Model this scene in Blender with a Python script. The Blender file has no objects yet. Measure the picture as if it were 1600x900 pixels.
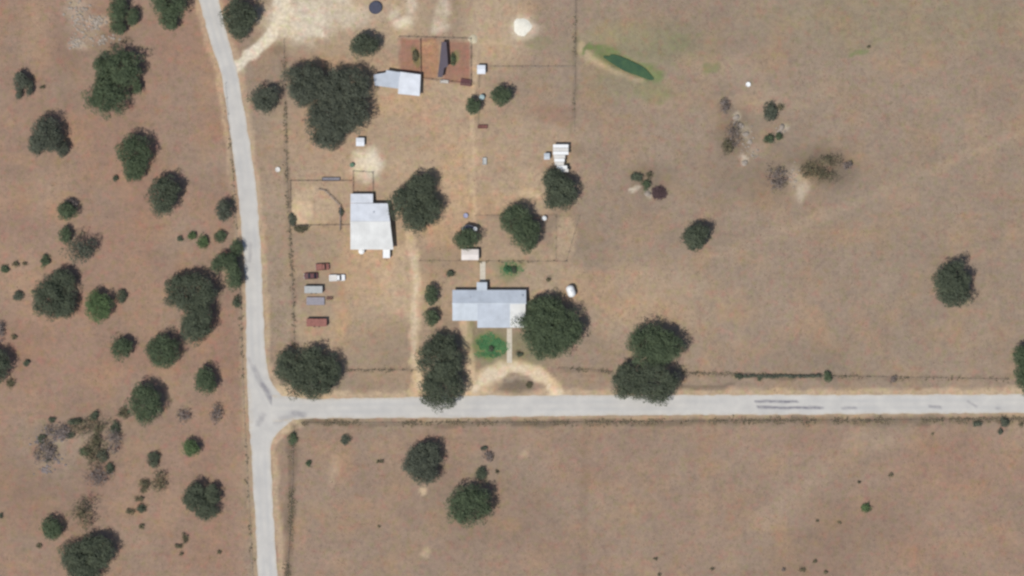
import bpy, math, random
import numpy as np
from mathutils import Vector, Matrix

# ------------------------------------------------------------------ camera, sky, sun, exposure
scene = bpy.context.scene
R = math.radians
S = 0.2                                   # metres for one pixel of the 1600 x 900 photograph
CAM_H = 2000.0
cd = bpy.data.cameras.new('camera')
cd.sensor_width = 36.0
cd.lens = 36.0 * CAM_H / (1600 * S)
cd.clip_start = 10.0
cd.clip_end = 12000.0
cam = bpy.data.objects.new('camera', cd)
cam.location = (0, 0, CAM_H)
cam.rotation_euler = (0, 0, 0)
scene.collection.objects.link(cam)
scene.camera = cam

SUN_EL, SUN_AZ = 64.0, 226.0              # sun high in the south-west: shadows fall to the upper right
sd = bpy.data.lights.new('sun', 'SUN')
sd.energy = 3.6
sd.angle = R(0.53)
sd.color = (1.0, 0.955, 0.89)
sun = bpy.data.objects.new('sun', sd)
scene.collection.objects.link(sun)
sv = Vector((math.cos(R(SUN_EL)) * math.sin(R(SUN_AZ)), math.cos(R(SUN_EL)) * math.cos(R(SUN_AZ)), math.sin(R(SUN_EL))))
sun.rotation_euler = sv.to_track_quat('Z', 'Y').to_euler()
sun.location = (-120, -120, 250)

world = bpy.data.worlds.new('World')
scene.world = world
world.use_nodes = True
wn = world.node_tree.nodes
bg = wn['Background']
skyt = wn.new('ShaderNodeTexSky')
skyt.sky_type = 'NISHITA'
skyt.sun_disc = False
skyt.sun_elevation = R(SUN_EL)
skyt.sun_rotation = R(SUN_AZ)
world.node_tree.links.new(skyt.outputs[0], bg.inputs[0])
bg.inputs[1].default_value = 0.09

scene.render.engine = 'CYCLES'
scene.cycles.use_denoising = True
scene.cycles.max_bounces = 5
scene.cycles.pixel_filter_type = 'BLACKMAN_HARRIS'
scene.cycles.filter_width = 2.6           # the soft optics of a long aerial lens
scene.view_settings.view_transform = 'Standard'
scene.view_settings.look = 'None'
scene.view_settings.exposure = 0.0
scene.view_settings.gamma = 1.0
scene.view_settings.use_curve_mapping = False

C = scene.collection
random.seed(7)
rng = np.random.default_rng(11)


def W(px, py, z=0.0):
    return Vector(((px - 800) * S, (450 - py) * S, z))


# ------------------------------------------------------------------ node helpers
def lin(r, g, b):
    f = lambda c: (c / 255 / 12.92) if c / 255 <= 0.04045 else ((c / 255 + 0.055) / 1.055) ** 2.4
    return (f(r), f(g), f(b))


class NT:
    def __init__(s, name):
        s.m = bpy.data.materials.new(name)
        s.m.use_nodes = True
        s.t = s.m.node_tree
        s.n, s.l = s.t.nodes, s.t.links
        s.p = s.n['Principled BSDF']

    def link(s, a, b):
        s.l.new(a, b)

    def coord(s):
        return s.n.new('ShaderNodeTexCoord').outputs['Object']

    def geo(s):
        return s.n.new('ShaderNodeNewGeometry').outputs['Position']

    def noise(s, vec, scale, detail=3.0, rough=0.55, col=False):
        n = s.n.new('ShaderNodeTexNoise')
        n.inputs['Scale'].default_value = scale
        n.inputs['Detail'].default_value = detail
        n.inputs['Roughness'].default_value = rough
        s.l.new(vec, n.inputs['Vector'])
        return n.outputs['Color' if col else 'Fac']

    def ramp(s, fac, lo, hi, a=0.0, b=1.0):
        n = s.n.new('ShaderNodeMapRange')
        n.inputs[1].default_value, n.inputs[2].default_value = lo, hi
        n.inputs[3].default_value, n.inputs[4].default_value = a, b
        s.l.new(fac, n.inputs[0])
        return n.outputs[0]

    def math(s, op, a, b):
        n = s.n.new('ShaderNodeMath')
        n.operation = op
        n.use_clamp = False
        for i, v in enumerate((a, b)):
            if isinstance(v, (int, float)):
                n.inputs[i].default_value = v
            else:
                s.l.new(v, n.inputs[i])
        return n.outputs[0]

    def mix(s, fac, a, b, mode='MIX'):
        n = s.n.new('ShaderNodeMix')
        n.data_type = 'RGBA'
        n.blend_type = mode
        n.clamp_factor = True
        for i, v in ((0, fac), (6, a), (7, b)):
            if isinstance(v, (int, float)):
                n.inputs[i].default_value = v
            elif isinstance(v, tuple):
                n.inputs[i].default_value = (*v[:3], 1)
            else:
                s.l.new(v, n.inputs[i])
        return n.outputs[2]

    def attr(s, name):
        n = s.n.new('ShaderNodeAttribute')
        n.attribute_name = name
        return n.outputs['Fac']

    def bump(s, h, strength, dist):
        b = s.n.new('ShaderNodeBump')
        b.inputs['Strength'].default_value = strength
        b.inputs['Distance'].default_value = dist
        s.l.new(h, b.inputs['Height'])
        s.l.new(b.outputs[0], s.p.inputs['Normal'])

    def out(s, col, rough=0.8, spec=0.2, metal=0.0):
        if isinstance(col, tuple):
            s.p.inputs['Base Color'].default_value = (*col[:3], 1)
        else:
            s.l.new(col, s.p.inputs['Base Color'])
        s.p.inputs['Roughness'].default_value = rough
        s.p.inputs['Specular IOR Level'].default_value = spec
        s.p.inputs['Metallic'].default_value = metal
        return s.m


def simple(name, col, rough=0.7, spec=0.3, metal=0.0, var=0.18, scale=1.5):
    t = NT(name)
    v = t.coord()
    n = t.noise(v, scale, 4)
    c = t.mix(t.ramp(n, 0.3, 0.7), tuple(x * (1 - var) for x in col), tuple(min(1, x * (1 + var)) for x in col))
    return t.out(c, rough, spec, metal)


def foliage(name, col, warm=0.0):
    t = NT(name)
    v = t.geo()
    n1 = t.ramp(t.noise(v, 0.55, 3), 0.32, 0.68)
    n2 = t.ramp(t.noise(v, 2.6, 2), 0.3, 0.7)
    a = tuple(x * 0.72 for x in col)
    b = (col[0] * 1.38 + warm, col[1] * 1.32 + warm * 0.5, col[2] * 1.25)
    c = t.mix(n1, a, b)
    c = t.mix(t.math('MULTIPLY', n2, 0.45), c, (col[0] * 1.05, col[1] * 0.92, col[2] * 1.05))
    return t.out(c, 0.75, 0.15)


def metal_roof(name, col, rust=0.06, var=0.11):
    t = NT(name)
    v = t.geo()
    n = t.ramp(t.noise(v, 0.35, 4), 0.3, 0.7)
    c = t.mix(n, tuple(x * (1 - var) for x in col), tuple(min(0.9, x * (1 + var)) for x in col))
    if rust:
        r = t.ramp(t.noise(v, 0.9, 5, 0.65), 0.62, 0.78)
        c = t.mix(t.math('MULTIPLY', r, rust), c, (0.22, 0.11, 0.06))
    return t.out(c, 0.5, 0.35, 0.0)


M = {
    'dark_oak': foliage('hazed_dark_oak_foliage', (0.078, 0.097, 0.064)),  # the oak tones are lifted: the aerial haze veil is put into their colour
    'grey_oak': foliage('hazed_grey_oak_foliage', (0.084, 0.099, 0.072)),
    'green_oak': foliage('hazed_green_oak_foliage', (0.077, 0.107, 0.060)),
    'bright': foliage('bright_foliage', (0.085, 0.132, 0.058)),
    'lush': foliage('lush_foliage', (0.060, 0.150, 0.070)),
    'olive': foliage('olive_foliage', (0.110, 0.108, 0.066), 0.01),
    'grey': foliage('grey_dead_foliage', (0.165, 0.145, 0.130)),
    'bark': simple('bark', (0.10, 0.080, 0.062), 0.9),
    'post': simple('weathered_post', (0.26, 0.215, 0.17), 0.9),
    'wire': simple('fence_wire', (0.30, 0.29, 0.28), 0.5, metal=0.6),
    'rail': simple('brown_rail', (0.27, 0.20, 0.155), 0.85),
    'pipe': simple('blue_grey_pipe', (0.19, 0.185, 0.21), 0.6),
    'roof_sky_tint': metal_roof('sky_tinted_metal_roof', (0.405, 0.445, 0.495)),  # sky reflection on the metal put into the base colour as blue
    'roof_pale': metal_roof('pale_sky_tinted_metal_roof', (0.46, 0.505, 0.545)),  # lighter metal, reflected sky blue again part of the base colour
    'roof_white': metal_roof('white_metal_roof', (0.575, 0.58, 0.56)),
    'roof_cool': metal_roof('cool_white_metal_roof', (0.60, 0.625, 0.66)),
    'roof_pink': metal_roof('worn_white_roof', (0.60, 0.55, 0.51), 0.25),
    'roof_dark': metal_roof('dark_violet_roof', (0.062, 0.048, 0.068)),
    'wall': simple('painted_siding', (0.55, 0.53, 0.48)),
    'wall_metal': simple('metal_siding', (0.50, 0.51, 0.50), 0.5),
    'trim': simple('white_trim', (0.7, 0.7, 0.68)),
    'glass': NT('window_glass').out((0.02, 0.025, 0.03), 0.08, 0.5),
    'door': simple('brown_door', (0.16, 0.10, 0.06)),
    'concrete': simple('concrete', (0.52, 0.47, 0.38), 0.9, var=0.1),
    'white': simple('white_plastic', (0.74, 0.75, 0.74), 0.45, var=0.05),
    'offwhite': simple('off_white_paint', (0.58, 0.56, 0.52), 0.5, var=0.1),
    'paint_white': simple('white_car_paint', (0.76, 0.77, 0.76), 0.25, 0.5, var=0.03),
    'paint_red': simple('faded_red_paint', (0.24, 0.095, 0.075), 0.55, var=0.2),
    'paint_maroon': simple('maroon_paint', (0.10, 0.035, 0.038), 0.5, var=0.2),
    'paint_grey': simple('grey_paint', (0.36, 0.37, 0.36), 0.5, var=0.1),
    'deck_grey': simple('lavender_grey_deck', (0.28, 0.265, 0.29), 0.8, var=0.1),
    'tyre': simple('tyre_rubber', (0.025, 0.025, 0.026), 0.9),
    'rim': simple('wheel_rim', (0.35, 0.35, 0.35), 0.4, metal=0.5),
    'lamp': simple('lamp_glass', (0.6, 0.58, 0.5), 0.2, 0.5),
    'tail': simple('tail_lamp', (0.3, 0.02, 0.02), 0.3, 0.5),
    'steel': simple('galvanised_steel', (0.36, 0.38, 0.41), 0.45, metal=0.2),
    'navy': simple('dark_blue_liner', (0.050, 0.055, 0.085), 0.6, var=0.15),
    'blue': simple('faded_blue_plastic', (0.30, 0.31, 0.43), 0.6),
    'cyan': simple('pale_cyan_plastic', (0.34, 0.44, 0.44), 0.6),
    'green_p': simple('green_plastic', (0.10, 0.18, 0.11), 0.6),
    'rust': simple('rusty_steel', (0.17, 0.075, 0.065), 0.85, var=0.3),
    'stick': simple('dead_sticks', (0.095, 0.062, 0.065), 0.95, var=0.3),
    'limestone': simple('limestone', (0.31, 0.265, 0.22), 0.95, var=0.25, scale=0.6),
    'greystone': simple('grey_stone', (0.20, 0.172, 0.165), 0.95, var=0.3, scale=0.6),
    'caliche': simple('caliche', (0.70, 0.67, 0.57), 0.95, var=0.08, scale=1.0),
    'sandpile': simple('sand', (0.50, 0.44, 0.31), 0.95, var=0.1),
    'drygrass': foliage('dry_grass', (0.235, 0.180, 0.128), 0.02),
    'weeds': foliage('roadside_weeds', (0.19, 0.165, 0.11), 0.01),
    'lawn': foliage('watered_grass', (0.080, 0.215, 0.092)),
}
tw = NT('pond_water')
wv = tw.geo()
wc = tw.mix(tw.ramp(tw.noise(wv, 0.25, 3), 0.35, 0.65), (0.036, 0.076, 0.044), (0.060, 0.112, 0.050))
tw.bump(tw.noise(wv, 3.0, 2), 0.15, 0.05)
M['water'] = tw.out(wc, 0.12, 0.5)


# ------------------------------------------------------------------ mesh helpers
def link(o, parent=None):
    C.objects.link(o)
    if parent is not None:
        o.parent = parent
    return o


def tag(o, label=None, cat=None, group=None, kind=None):
    for k, v in (('label', label), ('category', cat), ('group', group), ('kind', kind)):
        if v:
            o[k] = v
    return o


def empty(name, loc, rz=0.0):
    o = bpy.data.objects.new(name, None)
    o.empty_display_size = 0.5
    o.location = loc
    o.rotation_euler = (0, 0, rz)
    return link(o)


class MB:
    def __init__(s):
        s.v, s.f = [], []

    def add(s, vs, fs):
        k = len(s.v)
        s.v += [tuple(v) for v in vs]
        s.f += [tuple(i + k for i in f) for f in fs]
        return s

    def box(s, x0, x1, y0, y1, z0, z1):
        return s.add([(x0, y0, z0), (x1, y0, z0), (x1, y1, z0), (x0, y1, z0), (x0, y0, z1), (x1, y0, z1), (x1, y1, z1), (x0, y1, z1)],
                     [(3, 2, 1, 0), (4, 5, 6, 7), (0, 1, 5, 4), (1, 2, 6, 5), (2, 3, 7, 6), (3, 0, 4, 7)])

    def prism(s, poly, z0, z1):
        """poly counter-clockwise; z1 a number or a function of (x, y)"""
        n = len(poly)
        f1 = z1 if callable(z1) else (lambda x, y: z1)
        f0 = z0 if callable(z0) else (lambda x, y: z0)
        vs = [(x, y, f0(x, y)) for x, y in poly] + [(x, y, f1(x, y)) for x, y in poly]
        return s.add(vs, [tuple(range(n - 1, -1, -1)), tuple(range(n, 2 * n))] + [(i, (i + 1) % n, n + (i + 1) % n, n + i) for i in range(n)])

    def tube(s, pts, rads, n=6, cap=True):
        k = len(s.v)
        for i, (p, r) in enumerate(zip(pts, rads)):
            p = Vector(p)
            a = Vector(pts[max(i - 1, 0)])
            b = Vector(pts[min(i + 1, len(pts) - 1)])
            d = (b - a).normalized()
            u = d.cross(Vector((0.31, 0.17, 0.93)) if abs(d.z) < 0.9 else Vector((1, 0, 0))).normalized()
            w = d.cross(u)
            for j in range(n):
                t = 2 * math.pi * j / n
                s.v.append(tuple(p + u * (r * math.cos(t)) + w * (r * math.sin(t))))
        for i in range(len(pts) - 1):
            for j in range(n):
                a0, a1 = k + i * n + j, k + i * n + (j + 1) % n
                s.f.append((a0, a1, a1 + n, a0 + n))
        if cap:
            s.f.append(tuple(range(k + n - 1, k - 1, -1)))
            e = k + (len(pts) - 1) * n
            s.f.append(tuple(range(e, e + n)))
        return s

    def lathe(s, prof, n=20):
        """profile of (r, z); r = 0 closes"""
        k = len(s.v)
        for r, z in prof:
            for j in range(n):
                t = 2 * math.pi * j / n
                s.v.append((r * math.cos(t), r * math.sin(t), z))
        for i in range(len(prof) - 1):
            for j in range(n):
                a0, a1 = k + i * n + j, k + i * n + (j + 1) % n
                s.f.append((a0, a1, a1 + n, a0 + n))
        return s

    def build(s, name, mat, parent=None, smooth=False):
        me = bpy.data.meshes.new(name)
        me.from_pydata(s.v, [], s.f)
        me.validate()
        if smooth:
            me.polygons.foreach_set('use_smooth', [True] * len(me.polygons))
        me.materials.append(M[mat] if isinstance(mat, str) else mat)
        o = bpy.data.objects.new(name, me)
        return link(o, parent)


def quads_mesh(name, V, mat, parent=None):
    """V: (n, 4, 3) array of quads"""
    n = len(V)
    me = bpy.data.meshes.new(name)
    me.vertices.add(n * 4)
    me.vertices.foreach_set('co', V.reshape(-1).astype(np.float32))
    me.loops.add(n * 4)
    me.loops.foreach_set('vertex_index', np.arange(n * 4, dtype=np.int32))
    me.polygons.add(n)
    me.polygons.foreach_set('loop_start', np.arange(0, n * 4, 4, dtype=np.int32))
    me.update(calc_edges=True)
    me.materials.append(M[mat])
    o = bpy.data.objects.new(name, me)
    return link(o, parent)


# ------------------------------------------------------------------ masks in photo pixels = places on the ground
_lat = {}


def vnoise(X, Y, cell, seed):
    if seed not in _lat:
        _lat[seed] = np.random.default_rng(seed).random((257, 257))
    L = _lat[seed]
    u, v = X / cell + 1000.37, Y / cell + 1000.71
    i, j = np.floor(u).astype(int), np.floor(v).astype(int)
    fu, fv = u - i, v - j
    fu, fv = fu * fu * (3 - 2 * fu), fv * fv * (3 - 2 * fv)
    i, j, i1, j1 = i % 257, j % 257, (i + 1) % 257, (j + 1) % 257
    return (L[i, j] * (1 - fu) + L[i1, j] * fu) * (1 - fv) + (L[i, j1] * (1 - fu) + L[i1, j1] * fu) * fv


def sm(x):
    x = np.clip(x, 0, 1)
    return x * x * (3 - 2 * x)


class Mask:
    """a field over ground points; px, py in photo pixels, edges frayed by noise"""
    def __init__(s, X, Y, fray=5.0):
        s.X = X + (vnoise(X, Y, 14, 3) - 0.5) * 2 * fray + (vnoise(X, Y, 45, 4) - 0.5) * 2 * fray
        s.Y = Y + (vnoise(X, Y, 14, 5) - 0.5) * 2 * fray + (vnoise(X, Y, 45, 6) - 0.5) * 2 * fray
        s.m = np.zeros_like(X)

    def blob(s, cx, cy, rx, ry, k=1.0, ang=0.0, soft=0.5):
        c, n = math.cos(R(ang)), math.sin(R(ang))
        dx, dy = s.X - cx, s.Y - cy
        d = np.sqrt(((dx * c + dy * n) / rx) ** 2 + ((-dx * n + dy * c) / ry) ** 2)
        s.m = np.maximum(s.m, k * sm((1 + soft / 2 - d) / soft))
        return s

    def line(s, pts, w, k=1.0, soft=0.6):
        d = np.full_like(s.X, 1e9)
        for (x0, y0), (x1, y1) in zip(pts[:-1], pts[1:]):
            dx, dy = x1 - x0, y1 - y0
            t = np.clip(((s.X - x0) * dx + (s.Y - y0) * dy) / max(dx * dx + dy * dy, 1e-6), 0, 1)
            d = np.minimum(d, np.hypot(s.X - x0 - t * dx, s.Y - y0 - t * dy))
        s.m = np.maximum(s.m, k * sm((1 + soft / 2 - d / (w / 2)) / soft))
        return s

    def rect(s, x0, x1, y0, y1, k=1.0, soft=4.0):
        d = np.minimum(np.minimum(s.X - x0, x1 - s.X), np.minimum(s.Y - y0, y1 - s.Y))
        s.m = np.maximum(s.m, k * sm(0.5 + d / soft))
        return s


# road edges, (y, left x, right x) and (x, top y, bottom y)
RV = [(-60, 292, 322), (0, 311, 342), (56, 326, 355), (112, 345, 371), (150, 351, 378), (200, 358, 386), (225, 362, 391), (280, 369, 399),
      (340, 376, 404), (400, 381, 408), (450, 384, 410), (520, 384.5, 413), (560, 385, 415), (585, 385.5, 419), (605, 386, 428), (622, 387, 444),
      (640, 388, 462), (655, 389, 462), (668, 390, 442), (685, 391, 426), (700, 392, 422), (800, 398, 427), (900, 403, 433), (960, 406, 437)]
RH = [(425, 617, 660), (450, 620, 657), (480, 623, 654), (600, 621.5, 653), (700, 619, 653), (760, 618, 652), (900, 617.5, 649.5), (1050, 617.5, 648.5),
      (1200, 617, 648), (1400, 616.5, 646.5), (1600, 616, 645), (1660, 616, 645)]
FENCE_LINES = {
    'west': [(443, 62), (446, 180), (449, 300), (455, 400), (460, 540)],
    'field_ns': [(899, -20), (898, 100), (897, 205)],
    'field_ew': [(752, 104), (898, 104)],
    'lane': [(748, 116), (747, 196)],
    'sw_road': [(541, 578), (650, 579)],
    'mid_road': [(872, 575), (955, 581)],
    'east_road': [(1068, 583), (1300, 588), (1575, 593)],
    'south': [(470, 661), (900, 660), (1620, 655)],
    'southwest': [(459, 668), (456, 780), (448, 905)],
    'far_west': [(352, 130), (366, 300), (376, 480), (381, 640), (395, 905)],
    'yard': [(655, 408), (885, 409)],
    'back': [(742, 337), (868, 337)],
}

# ------------------------------------------------------------------ ground
xs_in = np.arange(-172, 172.01, 0.8)
ys_in = np.arange(-102, 102.01, 0.8)


def grow(a):
    out = [a[-1]]
    st = 2.0
    while out[-1] < 5000:
        out.append(out[-1] + st)
        st *= 1.45
    return np.concatenate([-np.array(out[:0:-1]), a, np.array(out[1:])])


gx, gy = grow(xs_in), grow(ys_in)
GX, GY = np.meshgrid(gx, gy, indexing='xy')
PX, PY = GX / S + 800, 450 - GY / S


def ground_masks(PX, PY):
    far = sm((PX - 1700) / 400) + sm((-100 - PX) / 400) + sm((PY - 1000) / 400) + sm((-100 - PY) / 400)
    inside = 1 - np.clip(far, 0, 1)
    # rusty soil
    red = Mask(PX, PY, 8)
    red.m = 0.32 * sm((395 - PX) / 30) + 0.14 * sm((PY - 655) / 25) * sm((PX - 395) / 30) + 0.07
    red.m = red.m + 0.10 * sm((PX - 1150) / 250) * sm((PY - 650) / 60)
    red.m = red.m * (0.55 + 0.9 * vnoise(PX, PY, 60, 21))
    red.blob(665, 192, 28, 13, .75, soft=.9).blob(860, 177, 40, 15, .55, soft=.9).blob(505, 540, 30, 40, .16, soft=1).blob(566, 285, 18, 18, .25)
    red.blob(500, 240, 50, 26, .26, soft=1).blob(480, 190, 30, 50, .24, soft=1).blob(470, 90, 30, 14, .3, soft=1).blob(390, 30, 20, 40, .2, soft=1)
    red.blob(55, 700, 60, 50, .34, soft=1.3).blob(540, 740, 45, 30, .28, soft=1.3).blob(1480, 820, 90, 60, .26, soft=1.3)
    pen = Mask(PX, PY, 1.5)
    pen.rect(624, 684, 59, 124, 1.0, 5).rect(690, 734, 66, 130, 1.0, 5)
    red.m = np.maximum(red.m, pen.m)
    # tan sandy yard and tracks
    sand = Mask(PX, PY, 3.0)
    sand.blob(600, 300, 170, 290, .25, soft=0.8).blob(660, 150, 110, 60, .36, soft=.9).blob(670, 260, 100, 120, .38, soft=.9).blob(600, 440, 80, 90, .38, soft=.9).blob(560, 30, 150, 60, .38, soft=.9).blob(820, 230, 90, 60, .22, soft=1.1)
    sand.blob(488, 322, 40, 34, .55).blob(472, 332, 20, 22, .95, soft=.9).blob(820, 300, 60, 40, .35).blob(800, 430, 120, 50, .32, soft=.8)
    sand.blob(770, 45, 60, 70, .40, soft=.9).blob(1000, 470, 130, 60, .20, soft=.9).blob(885, 370, 18, 32, .48)
    sand.blob(826, 303, 22, 8, .75).blob(500, 500, 50, 50, .38).blob(620, 440, 40, 60, .5)
    sand.line([(740, 90), (737, 200), (741, 340)], 8, .62).line([(760, -10), (750, 60), (742, 110)], 22, .42).line([(725, 210), (690, 290)], 24, .4)
    sand.line([(652, 625), (650, 540), (652, 460), (647, 395), (640, 360)], 17, .78)
    sand.line([(650, 500), (618, 455), (590, 425)], 24, .55).line([(655, 600), (640, 640)], 24, .7)
    sand.line([(724, 503), (734, 540), (738, 600)], 17, .85)
    sand.line([(738, 612), (762, 582), (800, 571), (834, 577), (856, 596), (872, 620)], 20, 1.0)
    sand.line([(705, 612), (765, 604)], 20, .9).line([(860, 606), (890, 622)], 10, .5)
    sand.blob(762, 596, 22, 14, .85)
    sh_l = [(r[1] - 4, r[0]) for r in RV]
    sh_r = [(r[2] + 4, r[0]) for r in RV]
    sand.line(sh_l, 11, .46, 1.0).line(sh_r, 11, .46, 1.0)
    sand.line([(r[0], r[1] - 3) for r in RH], 13, .55, 1.0).line([(r[0], r[2] + 3) for r in RH], 8, .40, 1.0)
    sand.line([(440, 612), (470, 616)], 20, .9).line([(430, 690), (445, 672), (470, 660)], 16, .75)
    sand.line([(908, 74), (922, 90), (1000, 124)], 15, .70, 1.0).line([(1105, 405), (1300, 330), (1600, 205)], 15, .11, 1.8).line([(1190, 820), (1340, 690)], 34, .08, 1.8)
    sand.blob(60, 300, 50, 30, .14, soft=1.4).blob(40, 440, 40, 50, .18, soft=1.4).blob(60, 50, 20, 40, .12, soft=1.4)
    sand.blob(1250, 285, 20, 20, .34, soft=1.4).blob(960, 55, 50, 18, .20, soft=1.5).blob(1130, 105, 50, 20, .14, soft=1.5).blob(1190, 160, 50, 20, .16, soft=1.5)
    sand.blob(520, 735, 9, 26, .30, 10, soft=1.3).blob(662, 865, 7, 7, .5, soft=1.2).blob(662, 768, 6, 6, .9).blob(1380, 690, 20, 10, .16, soft=1.4).blob(820, 710, 6, 6, .4, soft=1.2)
    sand.blob(668, 68, 13, 4, .7)
    orange = Mask(PX, PY, 6)
    orange.blob(650, 300, 180, 230, .20, soft=.9).blob(640, 165, 60, 22, .45, soft=1.0).blob(575, 380, 40, 60, .4, soft=1.0).blob(590, 165, 26, 24, .5, soft=1).blob(665, 405, 40, 30, .3).blob(575, 420, 45, 60, .55).blob(700, 330, 50, 70, .5).blob(535, 490, 16, 40, .6)
    orange.blob(760, 320, 60, 20, .5).blob(530, 100, 40, 10, .45).blob(700, 225, 50, 40, .35).blob(925, 450, 40, 30, .35).blob(50, 30, 18, 36, .25, soft=1.4).blob(538, 722, 18, 34, .4, soft=1.4)
    orange.blob(830, 305, 24, 12, .5).blob(1020, 485, 60, 26, .28).blob(640, 110, 30, 12, .5)
    orange.m = np.maximum(orange.m, 0.16 * sm((vnoise(PX, PY, 30, 33) - 0.58) / 0.3))
    sand.m = sand.m * (1 - .85 * pen.m)
    orange.m = np.maximum(orange.m * (1 - pen.m), 0)
    po = Mask(PX, PY, 2.0)
    po.rect(657, 683, 66, 124, .45, 5).blob(668, 68, 12, 4, .8)
    orange.m = np.maximum(orange.m, po.m)
    # white caliche
    pale = Mask(PX, PY, 5.0)
    pale.line([(366, 112), (388, 84), (415, 58), (438, 26)], 19, .80).blob(470, 28, 58, 32, .55, soft=1.0).blob(520, 20, 60, 24, .40, soft=1.0)
    pale.line([(438, 30), (450, -20)], 30, .7)
    pale.blob(610, 20, 9, 12, .4, soft=1.2).blob(625, 38, 16, 10, .6, soft=1.2).blob(640, 12, 10, 14, .42, soft=1.4).blob(690, 14, 9, 18, .36, soft=1.4).blob(686, 45, 12, 10, .4, soft=1.4)
    pale.blob(452, 54, 14, 5, .5).blob(497, 54, 9, 6, .75).blob(577, 256, 22, 25, .80, soft=1.1).blob(567, 240, 14, 9, .6, soft=1.1).blob(583, 262, 10, 14, .6, soft=1.1)
    pale.blob(816, 42, 20, 20, .45, soft=.9).blob(538, 4, 6, 4, .6)
    pale.blob(120, 20, 18, 26, .18, soft=1.4).blob(152, 33, 16, 10, .36, soft=1.4).blob(118, 68, 12, 9, .34, soft=1.4).blob(135, 50, 30, 24, .12, soft=1.4)
    pale.blob(100, 690, 60, 40, .12, soft=1.5).blob(88, 690, 24, 14, .18, soft=1.5).blob(70, 715, 16, 14, .12, soft=1.5).blob(1150, 185, 5, 7, .4, soft=1).blob(1166, 212, 8, 18, .20, -30, soft=1.2).blob(1222, 200, 6, 5, .4, soft=1)
    pale.blob(1163, 253, 5, 5, .35, soft=1).blob(1180, 235, 12, 10, .12, soft=1.4).blob(1252, 295, 11, 13, .28, soft=1.4).blob(1240, 275, 10, 12, .18, soft=1.4).blob(1012, 303, 6, 6, .35, soft=1)
    pale.line([(740, 608), (765, 583), (800, 573), (832, 579), (853, 598), (868, 618)], 14, .36, .8).line([(650, 600), (651, 460), (647, 400)], 9, .2, 1.0)
    pale.blob(800, 590, 16, 5, .10).blob(990, 297, 7, 5, .5)
    # greener turf
    green = Mask(PX, PY, 5)
    green.blob(1000, 70, 100, 34, .30, soft=1.2).blob(960, 130, 50, 30, .20, soft=1.2).blob(1060, 65, 20, 14, .40).blob(1110, 105, 14, 9, .45).blob(1342, 85, 14, 6, .6)
    green.blob(1400, 30, 200, 50, .14, soft=1.2).blob(1015, 145, 30, 20, .35).line([(912, 80), (922, 71), (936, 80), (944, 92)], 8, .85)
    green.line([(940, 86), (1022, 121)], 24, .75, .9)
    green.blob(767, 541, 27, 23, .85, soft=.8).blob(768, 541, 40, 34, .30, soft=.8).blob(797, 420, 20, 14, .6, soft=1.1).blob(830, 545, 40, 30, .33, soft=.6).blob(736, 512, 8, 16, .35)
    green.blob(650, 88, 7, 18, .55, -10).blob(708, 92, 5, 14, .6).blob(840, 70, 20, 10, .25)
    # dark litter, weeds under fences, disturbed ground
    dark = Mask(PX, PY, 3.0)
    for k, w, q in (('west', 9, .22), ('field_ns', 5, .25), ('field_ew', 4, .15), ('lane', 4, .2), ('sw_road', 4, .30), ('mid_road', 6, .3), ('east_road', 5, .22),
                    ('south', 12, .34), ('southwest', 12, .40), ('far_west', 7, .22), ('yard', 4, .2), ('back', 3, .1)):
        dark.line(FENCE_LINES[k], w, q, 1.0)
    for x0, x1, q in ((475, 545, .55), (575, 645, .4), (690, 760, .45), (800, 870, .6), (880, 960, .4), (1008, 1100, .5), (1180, 1240, .3), (1340, 1450, .4)):
        dark.line([(x0, 662), (x1, 661)], 10, q, 1.0)
    dark.line([(1060, 605), (1145, 601)], 6, .45, 1.0).line([(1155, 588), (1285, 588)], 6, .5)
    dark.line([(453, 265), (453, 345)], 5, .4).line([(455, 690), (455, 740)], 11, .5, 1.0).line([(452, 795), (448, 830)], 18, .42, 1.0).line([(386, 640), (399, 905)], 6, .25, 1.0)
    dark.line([(916, 670), (910, 900)], 12, .16, 1.2).blob(800, 603, 33, 12, .50, soft=.7)
    dark.blob(862, 177, 40, 15, .16, soft=1).blob(900, 380, 60, 60, .10, soft=1).blob(1210, 270, 120, 50, .22, soft=1.2).blob(1148, 212, 30, 40, .45, soft=1.3).blob(1285, 262, 48, 30, .52, soft=1.3).blob(1215, 280, 40, 34, .30, soft=1.4).blob(1020, 280, 40, 26, .3, soft=1.2)
    dark.blob(130, 690, 70, 60, .24, soft=1.2).blob(72, 692, 30, 30, .42, soft=1.2).blob(140, 50, 50, 40, .20, soft=1.2).blob(105, 70, 22, 60, .2, soft=1.2).blob(50, 750, 70, 70, .16, soft=1.4)
    dark.blob(1300, 850, 120, 50, .15, soft=1.2, ang=-20).blob(760, 800, 120, 60, .10, soft=1.2).blob(500, 458, 50, 70, .15, soft=1).blob(437, 75, 12, 10, .4)
    dark.blob(690, 410, 40, 26, .2).blob(858, 437, 5, 4, .6).blob(813, 552, 6, 5, .7).blob(900, 230, 16, 10, .25, soft=1.2)
    dark.blob(600, 545, 60, 45, .17, soft=1.2).blob(700, 520, 40, 40, .16, soft=1.2).blob(780, 420, 110, 30, .12, soft=1.2).blob(500, 400, 60, 60, .12, soft=1.2).blob(620, 225, 60, 30, .10, soft=1.3).blob(560, 600, 60, 14, .12, soft=1.2).blob(690, 30, 40, 30, .14, soft=1.2).blob(1255, 560, 80, 30, .12, soft=1.2)
    k = inside
    return red.m * k + 0.3 * (1 - k), sand.m * k, orange.m * k, pale.m * k, green.m * k, dark.m * k


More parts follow.
